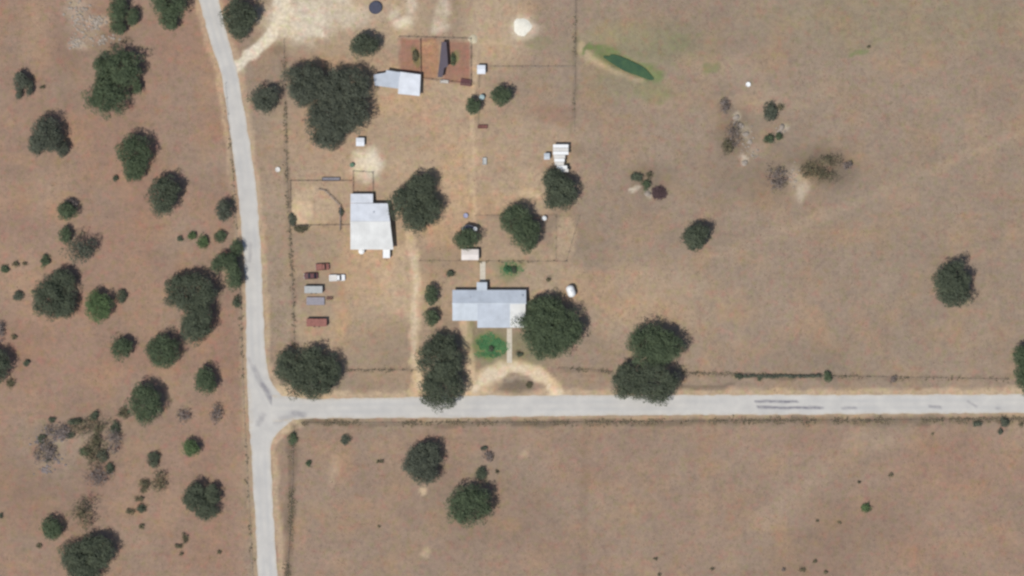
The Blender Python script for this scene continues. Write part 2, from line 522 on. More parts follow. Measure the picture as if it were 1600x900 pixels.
red, sand, orange, pale, green, dark = ground_masks(PX, PY)
GZ = np.zeros_like(PX)
pc, ps = math.cos(R(24.5)), math.sin(R(24.5))
pdx, pdy = PX - 981, PY - 103
pd = np.sqrt(((pdx * pc + pdy * ps) / 44) ** 2 + ((-pdx * ps + pdy * pc) / 12.0) ** 2)
GZ -= 0.9 * sm((1.25 - pd) / 0.6)
ny, nx = PX.shape
idx = np.arange(nx * ny).reshape(ny, nx)
Q = np.stack([idx[:-1, :-1], idx[:-1, 1:], idx[1:, 1:], idx[1:, :-1]], -1).reshape(-1, 4)
gm = bpy.data.meshes.new('ground')
gm.vertices.add(nx * ny)
gm.vertices.foreach_set('co', np.stack([GX, GY, GZ], -1).reshape(-1).astype(np.float32))
gm.loops.add(Q.size)
gm.loops.foreach_set('vertex_index', Q.reshape(-1).astype(np.int32))
gm.polygons.add(len(Q))
gm.polygons.foreach_set('loop_start', np.arange(0, Q.size, 4, dtype=np.int32))
gm.update(calc_edges=True)
for nm, arr in (('red', red), ('sand', sand), ('orange', orange), ('pale', pale), ('green', green), ('dark', dark)):
    a = gm.attributes.new(nm, 'FLOAT', 'POINT')
    a.data.foreach_set('value', arr.reshape(-1).astype(np.float32))
t = NT('dry_pasture_ground')
v = t.geo()
nA = t.ramp(t.noise(v, 0.018, 4), 0.33, 0.67)
nB = t.ramp(t.noise(v, 0.16, 5, 0.6), 0.30, 0.70)
nC = t.ramp(t.noise(v, 0.75, 4, 0.6), 0.30, 0.70)
nD = t.ramp(t.noise(v, 0.33, 3), 0.52, 0.72)
nE = t.ramp(t.noise(v, 0.42, 3), 0.50, 0.74)
nF = t.ramp(t.noise(v, 2.5, 3), 0.3, 0.7)
base = t.mix(nA, (0.250, 0.198, 0.146), (0.274, 0.213, 0.156))


def brk(a, amt=0.5):                        # mask broken up by mottling
    return t.math('MULTIPLY', t.attr(a), t.math('ADD', t.math('MULTIPLY', nC, amt), 1 - amt / 2))


col = t.mix(brk('red', .4), base, (0.272, 0.148, 0.105))
col = t.mix(brk('orange', .5), col, (0.385, 0.235, 0.130))
col = t.mix(brk('sand', .3), col, (0.510, 0.388, 0.252))
col = t.mix(brk('green', .45), col, (0.130, 0.175, 0.066))
col = t.mix(brk('dark', .5), col, (0.085, 0.072, 0.052))
col = t.mix(brk('pale', .4), col, (0.66, 0.60, 0.47))
col = t.mix(t.math('MULTIPLY', nD, 0.75), col, t.mix(1.0, col, (1.12, 0.88, 0.92), 'MULTIPLY'))
nG = t.ramp(t.noise(v, 0.50, 3), 0.48, 0.70)
col = t.mix(t.math('MULTIPLY', nE, 0.85), col, t.mix(1.0, col, (0.90, 1.00, 0.80), 'MULTIPLY'))
col = t.mix(t.math('MULTIPLY', nG, 0.85), col, t.mix(1.0, col, (0.86, 0.86, 0.90), 'MULTIPLY'))
nI = t.ramp(t.noise(v, 0.055, 5, 0.6), 0.35, 0.65)
col = t.mix(t.math('MULTIPLY', nI, 0.85), col, t.mix(1.0, col, (0.90, 0.89, 0.90), 'MULTIPLY'))
nJ = t.ramp(t.noise(v, 0.09, 4, 0.6), 0.48, 0.72)
col = t.mix(t.math('MULTIPLY', nJ, 0.9), col, t.mix(1.0, col, (1.10, 1.03, 0.92), 'MULTIPLY'))
nH = t.ramp(t.noise(v, 0.9, 2), 0.66, 0.78)
col = t.mix(t.math('MULTIPLY', nH, 0.7), col, t.mix(1.0, col, (0.72, 0.74, 0.70), 'MULTIPLY'))
f = t.math('ADD', t.math('MULTIPLY', nB, 0.14), t.math('ADD', t.math('MULTIPLY', nC, 0.20), t.math('MULTIPLY', nF, 0.16)))
f = t.math('ADD', f, 0.835)
comb = t.n.new('ShaderNodeCombineColor')
for i in range(3):
    t.link(f, comb.inputs[i])
col = t.mix(1.0, col, comb.outputs[0], 'MULTIPLY')
t.bump(t.noise(v, 1.6, 5, 0.65), 0.35, 0.12)
M['ground'] = t.out(col, 0.95, 0.05)
gm.materials.append(M['ground'])
go = link(bpy.data.objects.new('ground', gm))
tag(go, 'dry tan and rusty pasture ground with bare sandy tracks', kind='structure')

# pond
pb = MB()
ring = []
for k in range(36):
    a = 2 * math.pi * k / 36
    r = 1.0 + 0.10 * math.sin(3 * a + 1) + 0.07 * math.sin(5 * a)
    ex, ey = 41 * r * math.cos(a), 9.2 * r * math.sin(a) * (1.0 + 0.25 * math.cos(a))
    p = W(981 + ex * pc - ey * ps, 103 + ex * ps + ey * pc)
    ring.append((p.x, p.y, -0.22))
pb.add(ring + [(*W(981, 103).xy, -0.22)], [((k + 1) % 36, k, 36) for k in range(36)])
tag(pb.build('pond_water', 'water'), 'long narrow green stock pond in the pasture', kind='structure')

# ------------------------------------------------------------------ roads
tr = NT('chip_seal_road')
rv_ = tr.geo()
n1 = tr.ramp(tr.noise(rv_, 0.22, 4), 0.3, 0.7)
n2 = tr.ramp(tr.noise(rv_, 3.0, 3), 0.3, 0.7)
rc = tr.mix(n1, (0.435, 0.420, 0.392), (0.535, 0.512, 0.465))
rc = tr.mix(tr.math('MULTIPLY', n2, 0.25), rc, (0.42, 0.41, 0.395))
rc = tr.mix(tr.attr('track'), rc, (0.41, 0.405, 0.39))
rc = tr.mix(tr.math('MULTIPLY', tr.attr('stain'), tr.ramp(tr.noise(rv_, 0.8, 3), 0.25, 0.6, 0.5, 1.0)), rc, (0.115, 0.108, 0.140))
rc = tr.mix(tr.math('MULTIPLY', tr.attr('edge'), tr.ramp(tr.noise(rv_, 0.9, 4), 0.35, 0.65)), rc, (0.44, 0.365, 0.26))
M['road'] = tr.out(rc, 0.9, 0.15)


def interp(tab, s):
    a = np.array(tab, float)
    return np.interp(s, a[:, 0], a[:, 1]), np.interp(s, a[:, 0], a[:, 2])


def road(name, label, tab, s0, s1, vert, z, stains):
    ss = np.arange(s0, s1 + 0.1, 4.0)
    e0, e1 = interp(tab, ss)
    ker = np.ones(5) / 5
    e0 = np.convolve(np.pad(e0, 2, 'edge'), ker, 'valid')
    e1 = np.convolve(np.pad(e1, 2, 'edge'), ker, 'valid')
    jit = (vnoise(ss, ss * 0, 9, 41) - .5) * 2.2
    jit2 = (vnoise(ss, ss * 0, 9, 42) - .5) * 2.2
    U = np.linspace(0, 1, 17)
    A = (e0 + jit)[:, None] * (1 - U) + (e1 + jit2)[:, None] * U
    Bc = np.repeat(ss[:, None], 17, 1)
    X, Y = (A, Bc) if vert else (Bc, A)
    n = len(ss)
    V = np.stack([(X - 800) * S, (450 - Y) * S, np.full_like(X, z)], -1).reshape(-1, 3)
    I = np.arange(n * 17).reshape(n, 17)
    F = np.stack([I[:-1, :-1], I[1:, :-1], I[1:, 1:], I[:-1, 1:]], -1).reshape(-1, 4)
    if not vert:
        F = F[:, ::-1] if False else F
    me = bpy.data.meshes.new(name)
    me.from_pydata(V.tolist(), [], F.tolist())
    if me.polygons[0].normal.z < 0:
        me.flip_normals()
    wid = (e1 - e0)[:, None]
    cen = np.abs((A - ((e0 + e1) / 2)[:, None]))
    track = np.exp(-((cen - 5.5) / 2.8) ** 2) * 0.75 * vnoise(X, Y, 40, 55)
    edge = np.repeat(np.where((U < 0.01) | (U > 0.99), 0.8, np.where((U < 0.07) | (U > 0.93), 0.35, 0.0))[None], n, 0)
    st = Mask(X, Y, 0.8)
    for pts, w_, k_, sf in stains:
        st.line(pts, w_, k_, sf)
    for nm, arr in (('track', track), ('edge', edge), ('stain', st.m)):
        a = me.attributes.new(nm, 'FLOAT', 'POINT')
        a.data.foreach_set('value', arr.reshape(-1).astype(np.float32))
    me.materials.append(M['road'])
    o = link(bpy.data.objects.new(name, me))
    return tag(o, label, kind='structure')


ST_V = [([(398, 575), (407, 598), (420, 618)], 8, .35, 1.2), ([(410, 602), (421, 618), (428, 629)], 8, .62, 1.0), ([(404, 662), (412, 648)], 8, .35, 1.2),
        ([(391, 380), (391, 408)], 5, .30, 1.2), ([(389, 560), (394, 575)], 5, .25, 1.2), ([(432, 660), (450, 652)], 8, .30, 1.2)]
ST_H = [([(1181, 627.5), (1215, 627.5), (1246, 627.5)], 4.2, .75, .8), ([(1184, 637), (1230, 637.5), (1284, 637)], 4.2, .75, .8), ([(1316, 638), (1338, 637)], 4, .45, 1.0),
        ([(1452, 636), (1470, 637)], 4.5, .50, 1.0), ([(1513, 627), (1526, 636)], 3.5, .40, 1.0), ([(1556, 638), (1562, 638)], 4, .35, 1.2), ([(458, 646), (474, 650)], 9, .42, 1.2),
        ([(440, 655), (462, 650)], 8, .28, 1.2), ([(690, 648), (720, 650)], 4, .12, 1.2)]
road('county_road', 'pale grey paved road running from top to bottom', RV, -60, 960, True, 0.010, ST_V)
road('side_road', 'pale grey paved road running east from the junction', RH, 425, 1660, False, 0.016, ST_H)

# concrete walks
for (x0, x1, y0, y1, lab) in ((750, 758.5, 409, 440, 'pale concrete walk north of the house'), (792, 800, 513, 567, 'pale concrete walk from house to loop drive')):
    wroot = empty('walkway', W((x0 + x1) / 2, (y0 + y1) / 2, 0))
    tag(wroot, lab, kind='structure')
    n = int((y1 - y0) / 7.5)
    for i in range(n):
        hw = (x1 - x0) * S / 2
        ya = (y1 - y0) * S * (i / n - 0.5)
        yb = (y1 - y0) * S * ((i + 1) / n - 0.5) - 0.03
        jz = random.uniform(0, 0.015)
        MB().box(-hw, hw, ya, yb, -0.05, 0.06 + jz).build('slab', 'concrete', wroot)

# ------------------------------------------------------------------ buildings
def roof_part(parent, name, poly, zf, mat, thick=0.12, seam=None):
    """sloping roof slab; poly in local metres (counter-clockwise), zf(x, y) height; raised seams run along y or x"""
    o = MB().prism(poly, lambda x, y: zf(x, y) - thick, zf).build(name, mat, parent)
    if seam:
        xs = [p[0] for p in poly]
        ys = [p[1] for p in poly]
        mb = MB()
        n = len(poly)
        ax = 0 if seam == 'y' else 1
        lo, hi = (min(xs), max(xs)) if ax == 0 else (min(ys), max(ys))
        c = lo + 0.5
        while c < hi - 0.2:
            hit = []
            for i in range(n):
                p, q = poly[i], poly[(i + 1) % n]
                if (p[ax] - c) * (q[ax] - c) < 0:
                    tt = (c - p[ax]) / (q[ax] - p[ax])
                    hit.append(p[1 - ax] + tt * (q[1 - ax] - p[1 - ax]))
            if len(hit) >= 2:
                a, b = min(hit) + 0.03, max(hit) - 0.03
                P = (lambda s_: (c, s_)) if ax == 0 else (lambda s_: (s_, c))
                h = 0.025
                pts = []
                for s_ in (a, b):
                    x, y = P(s_)
                    dx, dy = (h, 0) if ax == 0 else (0, h)
                    pts += [(x - dx, y - dy, zf(x - dx, y - dy)), (x + dx, y + dy, zf(x + dx, y + dy)), (x, y, zf(x, y) + 0.05)]
                mb.add(pts, [(0, 3, 5, 2), (1, 2, 5, 4), (0, 2, 1), (3, 4, 5)])
            c += 0.75
        if mb.f:
            mb.build('roof_seams', mat, o)
    return o


def win(parent, x, y, z, w, h, face):
    """window on an outer wall: frame, pane; face 'x+','x-','y+','y-'"""
    fx = face[0] == 'x'
    sg = 1 if face[1] == '+' else -1
    def bx(a0, a1, z0, z1, d0, d1):
        d0, d1 = sorted((sg * d0, sg * d1))
        return (x + d0, x + d1, y + a0, y + a1, z0, z1) if fx else (x + a0, x + a1, y + d0, y + d1, z0, z1)
    fr = MB()
    for a in ((-w / 2 - .08, w / 2 + .08, z - .08, z), (-w / 2 - .08, w / 2 + .08, z + h, z + h + .08), (-w / 2 - .08, -w / 2, z, z + h), (w / 2, w / 2 + .08, z, z + h)):
        fr.box(*bx(*a, -0.02, .05))
    o = fr.build('window', 'trim', parent)
    MB().box(*bx(-w / 2, w / 2, z, z + h, -0.02, .02)).build('pane', 'glass', o)


def doorp(parent, x, y, w, h, face, mat='door'):
    fx = face[0] == 'x'
    sg = 1 if face[1] == '+' else -1
    d0, d1 = sorted((-0.02 * sg, 0.05 * sg))
    b = (x + d0, x + d1, y - w / 2, y + w / 2, 0.06, h) if fx else (x - w / 2, x + w / 2, y + d0, y + d1, 0.06, h)
    o = MB().box(*b).build('door', mat, parent)
    d0, d1 = sorted((0.05 * sg, 0.11 * sg))
    b = (x + d0, x + d1, y + w * .3, y + w * .3 + .12, 1.0, 1.05) if fx else (x + w * .3, x + w * .3 + .12, y + d0, y + d1, 1.0, 1.05)
    MB().box(*b).build('handle', 'steel', o)


def loc_poly(pts, cx, cy):
    return [((x - cx) * S, (cy - y) * S) for x, y in pts]


# farmhouse
HC = (764, 477)
house = empty('farmhouse', W(*HC))
tag(house, 'blue-grey metal roofed farmhouse with a white porch roof beside the large oak', 'house')
hy = lambda y: (HC[1] - y) * S
hx = lambda x: (x - HC[0]) * S
RZ, EZ = 3.45, 2.70
yr = hy(474)
zn = lambda x, y: RZ - (y - yr) * (RZ - EZ) / (hy(453) - yr)
zs = lambda x, y: RZ - (yr - y) * (RZ - EZ) / (yr - hy(501))
roof_part(house, 'roof', [(hx(707), yr), (hx(822), yr), (hx(822), hy(453)), (hx(707), hy(453))], zn, 'roof_sky_tint', seam='y')
roof_part(house, 'roof', [(hx(707), hy(501)), (hx(746), hy(501)), (hx(746), yr), (hx(707), yr)], zs, 'roof_pale', seam='y')
roof_part(house, 'roof', [(hx(746), hy(512)), (hx(797), hy(512)), (hx(797), yr), (hx(746), yr)], zs, 'roof_sky_tint', seam='y')
tag(roof_part(house, 'porch_roof', [(hx(797), hy(512)), (hx(821), hy(512)), (hx(821), yr), (hx(797), yr)], lambda x, y: zs(x, y) + 0.05, 'roof_white', seam='y'), 'white porch roof panel')
roof_part(house, 'back_porch_roof', [(hx(745), hy(454)), (hx(761), hy(454)), (hx(761), hy(441)), (hx(745), hy(441))], lambda x, y: 2.95 - (y - hy(454)) * 0.1, 'roof_pale', seam='y')
MB().box(hx(706.5), hx(822.5), yr - 0.18, yr + 0.18, RZ - 0.02, RZ + 0.07).build('ridge_cap', 'roof_pale', house)
o4 = 0.45
MB().prism([(hx(707) + o4, hy(501) + o4), (hx(746), hy(501) + o4), (hx(746), hy(505)), (hx(822) - o4, hy(505)), (hx(822) - o4, hy(453) - o4), (hx(707) + o4, hy(453) - o4)], -0.3,
           lambda x, y: 2.45 if y < 0 else 2.55).build('wall', 'wall', house)
for sx, xw in ((-1, hx(707) + o4), (1, hx(822) - o4)):
    MB().add([(xw, hy(453) - o4, 2.5), (xw, hy(501) + o4, 2.5), (xw, yr, RZ - 0.2), (xw - sx * .15, hy(453) - o4, 2.5), (xw - sx * .15, hy(501) + o4, 2.5), (xw - sx * .15, yr, RZ - 0.2)],
             [(0, 1, 2), (5, 4, 3), (0, 3, 4, 1), (1, 4, 5, 2), (2, 5, 3, 0)]).build('gable_wall', 'wall', house)
for px in (716, 730, 756, 775):
    win(house, hx(px), hy(501) + o4 if px < 746 else hy(505), 0.95, 1.3, 1.1, 'y-')
for px in (720, 735, 775, 800):
    win(house, hx(px), hy(453) - o4, 0.95, 1.2, 1.1, 'y+')
doorp(house, hx(790), hy(505), 0.95, 2.05, 'y-')
doorp(house, hx(753), hy(453) - o4, 0.9, 2.05, 'y+')
for px in (746.8, 759.5):
    MB().box(hx(px) - .06, hx(px) + .06, hy(442.5) - .06, hy(442.5) + .06, -0.2, 2.58).build('porch_post', 'trim', house)
for px in (748, 765, 782, 798, 812):
    MB().box(hx(px) - .06, hx(px) + .06, hy(510.5) - .06, hy(510.5) + .06, -0.2, 1.98).build('porch_post', 'trim', house)
MB().box(hx(815), hx(815) + .3, hy(463), hy(463) + .3, 2.6, 3.9).build('vent_pipe', 'steel', house)
MB().lathe([(0.0, 3.3), (0.11, 3.3), (0.11, 4.15), (0.16, 4.18), (0.16, 4.25), (0, 4.28)], 10).build('roof_vent', 'steel', house).location = (hx(735), hy(465), -0.55)

# white barn
BC = (582, 347)
barn = empty('barn', W(*BC))
tag(barn, 'large white metal barn with a stepped north roof between corral and round oak', 'barn')
bx_, by_ = (lambda x: (x - BC[0]) * S), (lambda y: (BC[1] - y) * S)
BR, BE = 4.4, 3.3
bzn = lambda x, y: BR - (y - by_(347)) * (BR - BE) / (by_(318) - by_(347))
bzs = lambda x, y: BR - (by_(347) - y) * (BR - BE) / (by_(347) - by_(390))
P = lambda pts: loc_poly(pts, *BC)
roof_part(barn, 'roof', P([(548, 347), (610, 347), (606, 318), (548, 318)]), bzn, 'roof_cool', seam='y')
roof_part(barn, 'roof', P([(548, 390), (615, 390), (610, 347), (548, 347)]), bzs, 'roof_white', seam='y')
roof_part(barn, 'lean_to_roof', P([(548, 317.5), (583, 317.5), (583, 303), (548, 303)]), lambda x, y: bzn(x, y) - 0.25, 'roof_cool', seam='y')
MB().prism(P([(547.6, 348), (610.5, 348), (610.3, 346), (547.6, 346)]), BR - .03, BR + .06).build('ridge_cap', 'roof_white', barn)
MB().prism(P([(550, 388), (612.5, 388), (608, 347), (604, 320), (550, 320)]), -0.3, lambda x, y: (bzs(x, y) if y < 0 else bzn(x, y)) - 0.14).build('wall', 'wall_metal', barn)
for a in ((550, 305), (581, 305), (566, 305)):
    p = P([a])[0]
    MB().box(p[0] - .1, p[0] + .1, p[1] - .1, p[1] + .1, -0.3, bzn(*p) - 0.4).build('lean_to_post', 'post', barn)
for px in (562, 590):
    doorp(barn, bx_(px), by_(388), 3.4, 2.9, 'y-', 'wall_metal')
MB().box(bx_(583), bx_(583) + .35, by_(333), by_(333) + .35, 3.6, 4.4).build('roof_vent', 'steel', barn)

# shed by the dirt pens: grey-blue wing and white wing
SC = (620, 130)
shed = empty('livestock_shed', W(*SC))
tag(shed, 'shed with a grey-blue wing and a white wing beside the red dirt pens', 'shed')
P = lambda pts: loc_poly(pts, *SC)
s1 = lambda x, y: 2.6 + 0.06 * y - 0.01 * x
s2 = lambda x, y: 2.8 - 0.05 * y + 0.02 * x
roof_part(shed, 'wing_roof', P([(586, 134), (623, 139), (626, 113.5), (604, 110), (603, 114), (584, 117)]), s1, 'roof_sky_tint', seam='y')
roof_part(shed, 'main_roof', P([(622, 147), (656, 150.5), (657.5, 117), (625, 112.5)]), s2, 'roof_cool', seam='y')
MB().prism(P([(588, 132.5), (622, 137), (624, 115), (606, 112.5), (587, 118)]), -0.3, lambda x, y: s1(x, y) - .14).build('wing_wall', 'wall_metal', shed)
MB().prism(P([(624, 145), (654.5, 148.5), (655.5, 119), (627, 114.5)]), -0.3, lambda x, y: s2(x, y) - .14).build('main_wall', 'wall_metal', shed)
p = P([(639, 147)])[0]
doorp(shed, p[0], p[1] - .02, 2.4, 2.4, 'y-', 'door')

# dark-roofed shelter between pens
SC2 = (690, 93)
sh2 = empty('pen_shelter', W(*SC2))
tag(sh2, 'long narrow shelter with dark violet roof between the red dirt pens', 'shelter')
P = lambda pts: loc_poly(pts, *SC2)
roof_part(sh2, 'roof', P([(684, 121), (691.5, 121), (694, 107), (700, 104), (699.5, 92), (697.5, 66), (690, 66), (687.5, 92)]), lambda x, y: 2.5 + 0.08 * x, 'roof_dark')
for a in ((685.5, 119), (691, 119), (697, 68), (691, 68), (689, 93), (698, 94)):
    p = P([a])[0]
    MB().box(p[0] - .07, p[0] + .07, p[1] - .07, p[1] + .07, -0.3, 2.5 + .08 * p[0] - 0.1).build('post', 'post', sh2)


def small_shed(name, label, cat, px, py, w, d, h, roof, wallm, rot=0.0, pitch=0.15, group=None):
    root = empty(name, W(px, py), R(rot))
    tag(root, label, cat, group)
    w, d = w * S, d * S
    rz = lambda x, y: h + pitch * (d / 2 - abs(y))
    roof_part(root, 'roof', [(-w / 2, -d / 2), (w / 2, -d / 2), (w / 2, 0), (-w / 2, 0)], rz, roof, 0.07)
    roof_part(root, 'roof', [(-w / 2, 0), (w / 2, 0), (w / 2, d / 2), (-w / 2, d / 2)], rz, roof, 0.07)
    e = 0.15
    MB().prism([(-w / 2 + e, -d / 2 + e), (w / 2 - e, -d / 2 + e), (w / 2 - e, 0), (w / 2 - e, d / 2 - e), (-w / 2 + e, d / 2 - e), (-w / 2 + e, 0)], -0.2,
               lambda x, y: rz(x, y) - 0.08).build('wall', wallm, root)
    doorp(root, 0, -d / 2 + e, min(0.85, w * .5), min(1.9, h - .2), 'y-')
    return root


small_shed('garden_shed', 'small shed with worn white roof under the round tree north of house', 'shed', 734.5, 398, 27, 17, 2.3, 'roof_pink', 'wall')
small_shed('storage_shed', 'small square white shed at the foot of the huge oak clump', 'shed', 563, 222, 13, 13, 1.9, 'roof_cool', 'wall_metal')
small_shed('pump_house', 'small white pump house at the corner where field fences meet', 'shed', 752, 109, 13, 14, 2.0, 'roof_cool', 'wall_metal')
small_shed('feed_shed', 'tiny pale blue roofed shed beside the white slatted ramada', 'shed', 854.5, 244.5, 9, 10, 1.9, 'roof_pale', 'wall_metal')

# white slatted ramada: panels with gaps
rm = empty('ramada', W(876, 244))
tag(rm, 'white slatted ramada roof just above the dark oak', 'ramada')
for i, (y0, x0, x1) in enumerate(((226, 864, 888), (231.5, 864, 888), (237, 864, 888), (242.5, 865, 883), (248, 866, 882), (253.5, 867, 881), (259, 870, 886), (264, 876, 888))):
    MB().box((x0 - 876) * S, (x1 - 876) * S, (244 - y0 - 5.0) * S, (244 - y0) * S, 2.5, 2.56).build('roof_slat', 'offwhite' if i % 2 else 'white', rm)
for x in (866, 880):
    MB().box((x - 876) * S - .05, (x - 876) * S + .05, (244 - 268) * S, (244 - 226) * S, 2.38, 2.497).build('beam', 'post', rm)
    for y in (228, 247, 266):
        MB().box((x - 876) * S - .07, (x - 876) * S + .07, (244 - y) * S - .07, (244 - y) * S + .07, -0.2, 2.38).build('post', 'post', rm)

# ------------------------------------------------------------------ vehicles
def wheel(parent, x, y, r=0.33, w=0.22):
    mb = MB().lathe([(r * .62, -w / 2), (r * .92, -w / 2), (r, -w / 2 + .04), (r, w / 2 - .04), (r * .92, w / 2), (r * .62, w / 2)], 16)
    o = mb.build('wheel', 'tyre', parent)
    o.location = (x, y, r)
    o.rotation_euler = (R(90), 0, 0)
    MB().lathe([(0, -w / 2 + .03), (r * .62, -w / 2 + .03), (r * .62, w / 2 - .03), (0, w / 2 - .03)], 12).build('rim', 'rim', o)


def loft(secs):
    """closed body through (x, half width, z bottom, z top) stations with tumblehome"""
    mb = MB()
    for x, hw, z0, z1 in secs:
        mb.v += [(x, -hw, z0), (x, -hw * 1.02, (z0 + z1) / 2), (x, -hw * .93, z1 - .05), (x, -hw * .8, z1), (x, hw * .8, z1), (x, hw * .93, z1 - .05), (x, hw * 1.02, (z0 + z1) / 2), (x, hw, z0)]
    n = len(secs)
    for i in range(n - 1):
        for j in range(8):
            a, b = i * 8 + j, i * 8 + (j + 1) % 8
            mb.f.append((a, a + 8, b + 8, b))
    mb.f.append(tuple(range(8)))
    mb.f.append(tuple(range((n - 1) * 8 + 7, (n - 1) * 8 - 1, -1)))
    return mb


def car(name, label, px, py, rot, paint, kind='sedan', L=4.7, Wd=1.85, group=None):
    root = empty(name, W(px, py), R(rot))
    tag(root, label, 'truck' if kind == 'pickup' else 'car', group)
    h, w = L / 2, Wd / 2
    if kind == 'sedan':
        loft([(-h, w * .82, .35, .72), (-h + .15, w * .94, .25, .88), (-h * .55, w, .22, .92), (0, w, .22, .93), (h * .4, w, .22, .92), (h - .25, w * .94, .25, .76), (h, w * .8, .35, .62)]).build('body', paint, root)
        c0, c1, r0, r1, zt = -h * .80, h * .42, -h * .45, h * .08, 1.42
    else:
        loft([(-h, w * .97, .45, 1.0), (-h + .1, w, .42, 1.02), (-h * .08, w, .40, 1.02), (-h * .08 + .02, w, .40, 1.06), (h * .5, w, .40, 1.08), (h - .2, w * .96, .42, 1.0), (h, w * .86, .45, .9)]).build('body', paint, root)
        c0, c1, r0, r1, zt = -h * .06, h * .56, -h * .0, h * .30, 1.75
        o = MB()
        for b in ((-h + .08, -h + .16, -w * .8, w * .8, 1.03, 1.2), (-h + .08, -h * .1, -w * .93, -w * .8, 1.03, 1.2), (-h + .08, -h * .1, w * .8, w * .93, 1.03, 1.2)):
            o.box(*b)
        o.build('bed_rail', paint, root)
        MB().box(-h + .16, -h * .1, -w * .8, w * .8, 1.025, 1.04).build('bed_floor', paint if paint != 'paint_white' else 'offwhite', root)
    zb = .9 if kind == 'sedan' else 1.05
    wi, wt = w * .93, w * .70
    cabin = MB().add([(c0, -wi, zb), (c1, -wi, zb), (c1, wi, zb), (c0, wi, zb), (r0, -wt, zt), (r1, -wt, zt), (r1, wt, zt), (r0, wt, zt)],
                     [(4, 5, 6, 7), (0, 1, 5, 4), (1, 2, 6, 5), (2, 3, 7, 6), (3, 0, 4, 7)])
    co = cabin.build('cabin', paint, root)
    def pane(nm, a, b, c_, d, k=.12, off=.015):
        q = [Vector(x) for x in (a, b, c_, d)]
        cen = sum(q, Vector()) / 4
        nrm = (q[1] - q[0]).cross(q[3] - q[0]).normalized()
        MB().add([p + (cen - p) * k + nrm * off for p in q], [(0, 1, 2, 3)]).build(nm, 'glass', co)
    cv = cabin.v
    pane('windscreen', cv[1], cv[2], cv[6], cv[5])
    pane('rear_window', cv[3], cv[0], cv[4], cv[7])
    pane('side_window', cv[0], cv[1], cv[5], cv[4])
    pane('side_window', cv[2], cv[3], cv[7], cv[6])
    for sx in (-.62, .62):
        for sy in (-1, 1):
            wheel(root, sx * h, sy * (w - .09))
    for sy in (-1, 1):
        MB().box(h - .1, h + .015, sy * w * .6 - .15, sy * w * .6 + .15, .60 if kind == 'sedan' else .72, .72 if kind == 'sedan' else .88).build('headlight', 'lamp', root)
        MB().box(-h - .015, -h + .1, sy * w * .65 - .12, sy * w * .65 + .12, .62, .76).build('tail_light', 'tail', root)
    MB().box(h - .05, h + .08, -w * .85, w * .85, .38, .52).build('bumper', 'rim', root)
    MB().box(-h - .08, -h + .05, -w * .85, w * .85, .38, .52).build('bumper', 'rim', root)
    return root


def trailer(name, label, px, py, rot, L, Wd, kind, mat, group=None, hitch=1, roofm=None):
    root = empty(name, W(px, py), R(rot))
    tag(root, label, 'trailer', group)
    h, w = L / 2, Wd / 2
    if kind == 'flat':
        n = 7
        for i in range(n):
            y0 = -w + i * Wd / n
            MB().box(-h, h, y0 + .012, y0 + Wd / n - .012, .62, .68).build('deck_plank', mat, root)
        MB().box(-h - .02, h + .02, -w - .06, -w + .0, .52, .70).box(-h - .02, h + .02, w, w + .06, .52, .70).build('side_beam', 'rust', root)
        MB().box(-h, h, -w * .4, -w * .3, .45, .6).box(-h, h, w * .3, w * .4, .45, .6).build('chassis', 'rust', root)
    else:
        z0, z1 = .5, 2.1
        MB().box(-h, h, -w, w, z0, z0 + .1).build('floor', 'rust', root)
        for b in ((-h, h, -w, -w + .05), (-h, h, w - .05, w), (-h, -h + .05, -w + .05, w - .05), (h - .05, h, -w + .05, w - .05)):
            MB().box(*b, z0 + .1, z1).build('side_panel', mat, root)
        MB().prism([(-h - .05, -w - .05), (h + .05, -w - .05), (h + .05, w + .05), (-h - .05, w + .05)], z1 + .002, lambda x, y: z1 + .07).build('roof', roofm or mat, root)
        for k in (-.6, -.2, .2, .6):
            MB().box(k * h - .03, k * h + .03, -w, w, z1 + .071, z1 + .10).build('roof_bow', roofm or mat, root)
    wb = w + .02 if kind == 'box' else w - .25
    for sx in (-.12, .12) if L > 4 else (0,):
        for sy in (-1, 1):
            wheel(root, sx * L, sy * (wb + (.1 if kind == 'box' else 0)), .32 if kind == 'box' else .26)
    MB().tube([(hitch * h, -w * .6, .55), (hitch * (h + 1.0), 0, .5), (hitch * h, w * .6, .55)], [.05] * 3, 6).build('drawbar', 'rust', root)
    return root


def propane_tank(name, label, px, py, rot, L=3.9, r_=1.3):
    root = empty(name, W(px, py), R(rot))
    tag(root, label, 'tank')
    prof = [(0.001, -L / 2)] + [(r_ * math.sin(a), -L / 2 + r_ * .8 * (1 - math.cos(a))) for a in (R(20), R(40), R(60), R(80))] + [(r_, -L / 2 + r_ * .85), (r_, L / 2 - r_ * .85)]
    prof += [(r_ * math.sin(a), L / 2 - r_ * .8 * (1 - math.cos(a))) for a in (R(80), R(60), R(40), R(20))] + [(0.001, L / 2)]
    sh = MB().lathe(prof, 24).build('shell', 'white', root, True)
    sh.rotation_euler = (0, R(90), 0)
    sh.location = (0, 0, r_ + .35)
    MB().lathe([(.28, 0), (.28, .3), (.2, .36), (0, .38)], 14).build('valve_dome', 'white', root).location = (0, 0, 2 * r_ + .3)
    for x in (-L * .27, L * .27):
        MB().box(x - .15, x + .15, -r_ * .75, r_ * .75, -.2, .62).build('saddle', 'concrete', root)
    return root


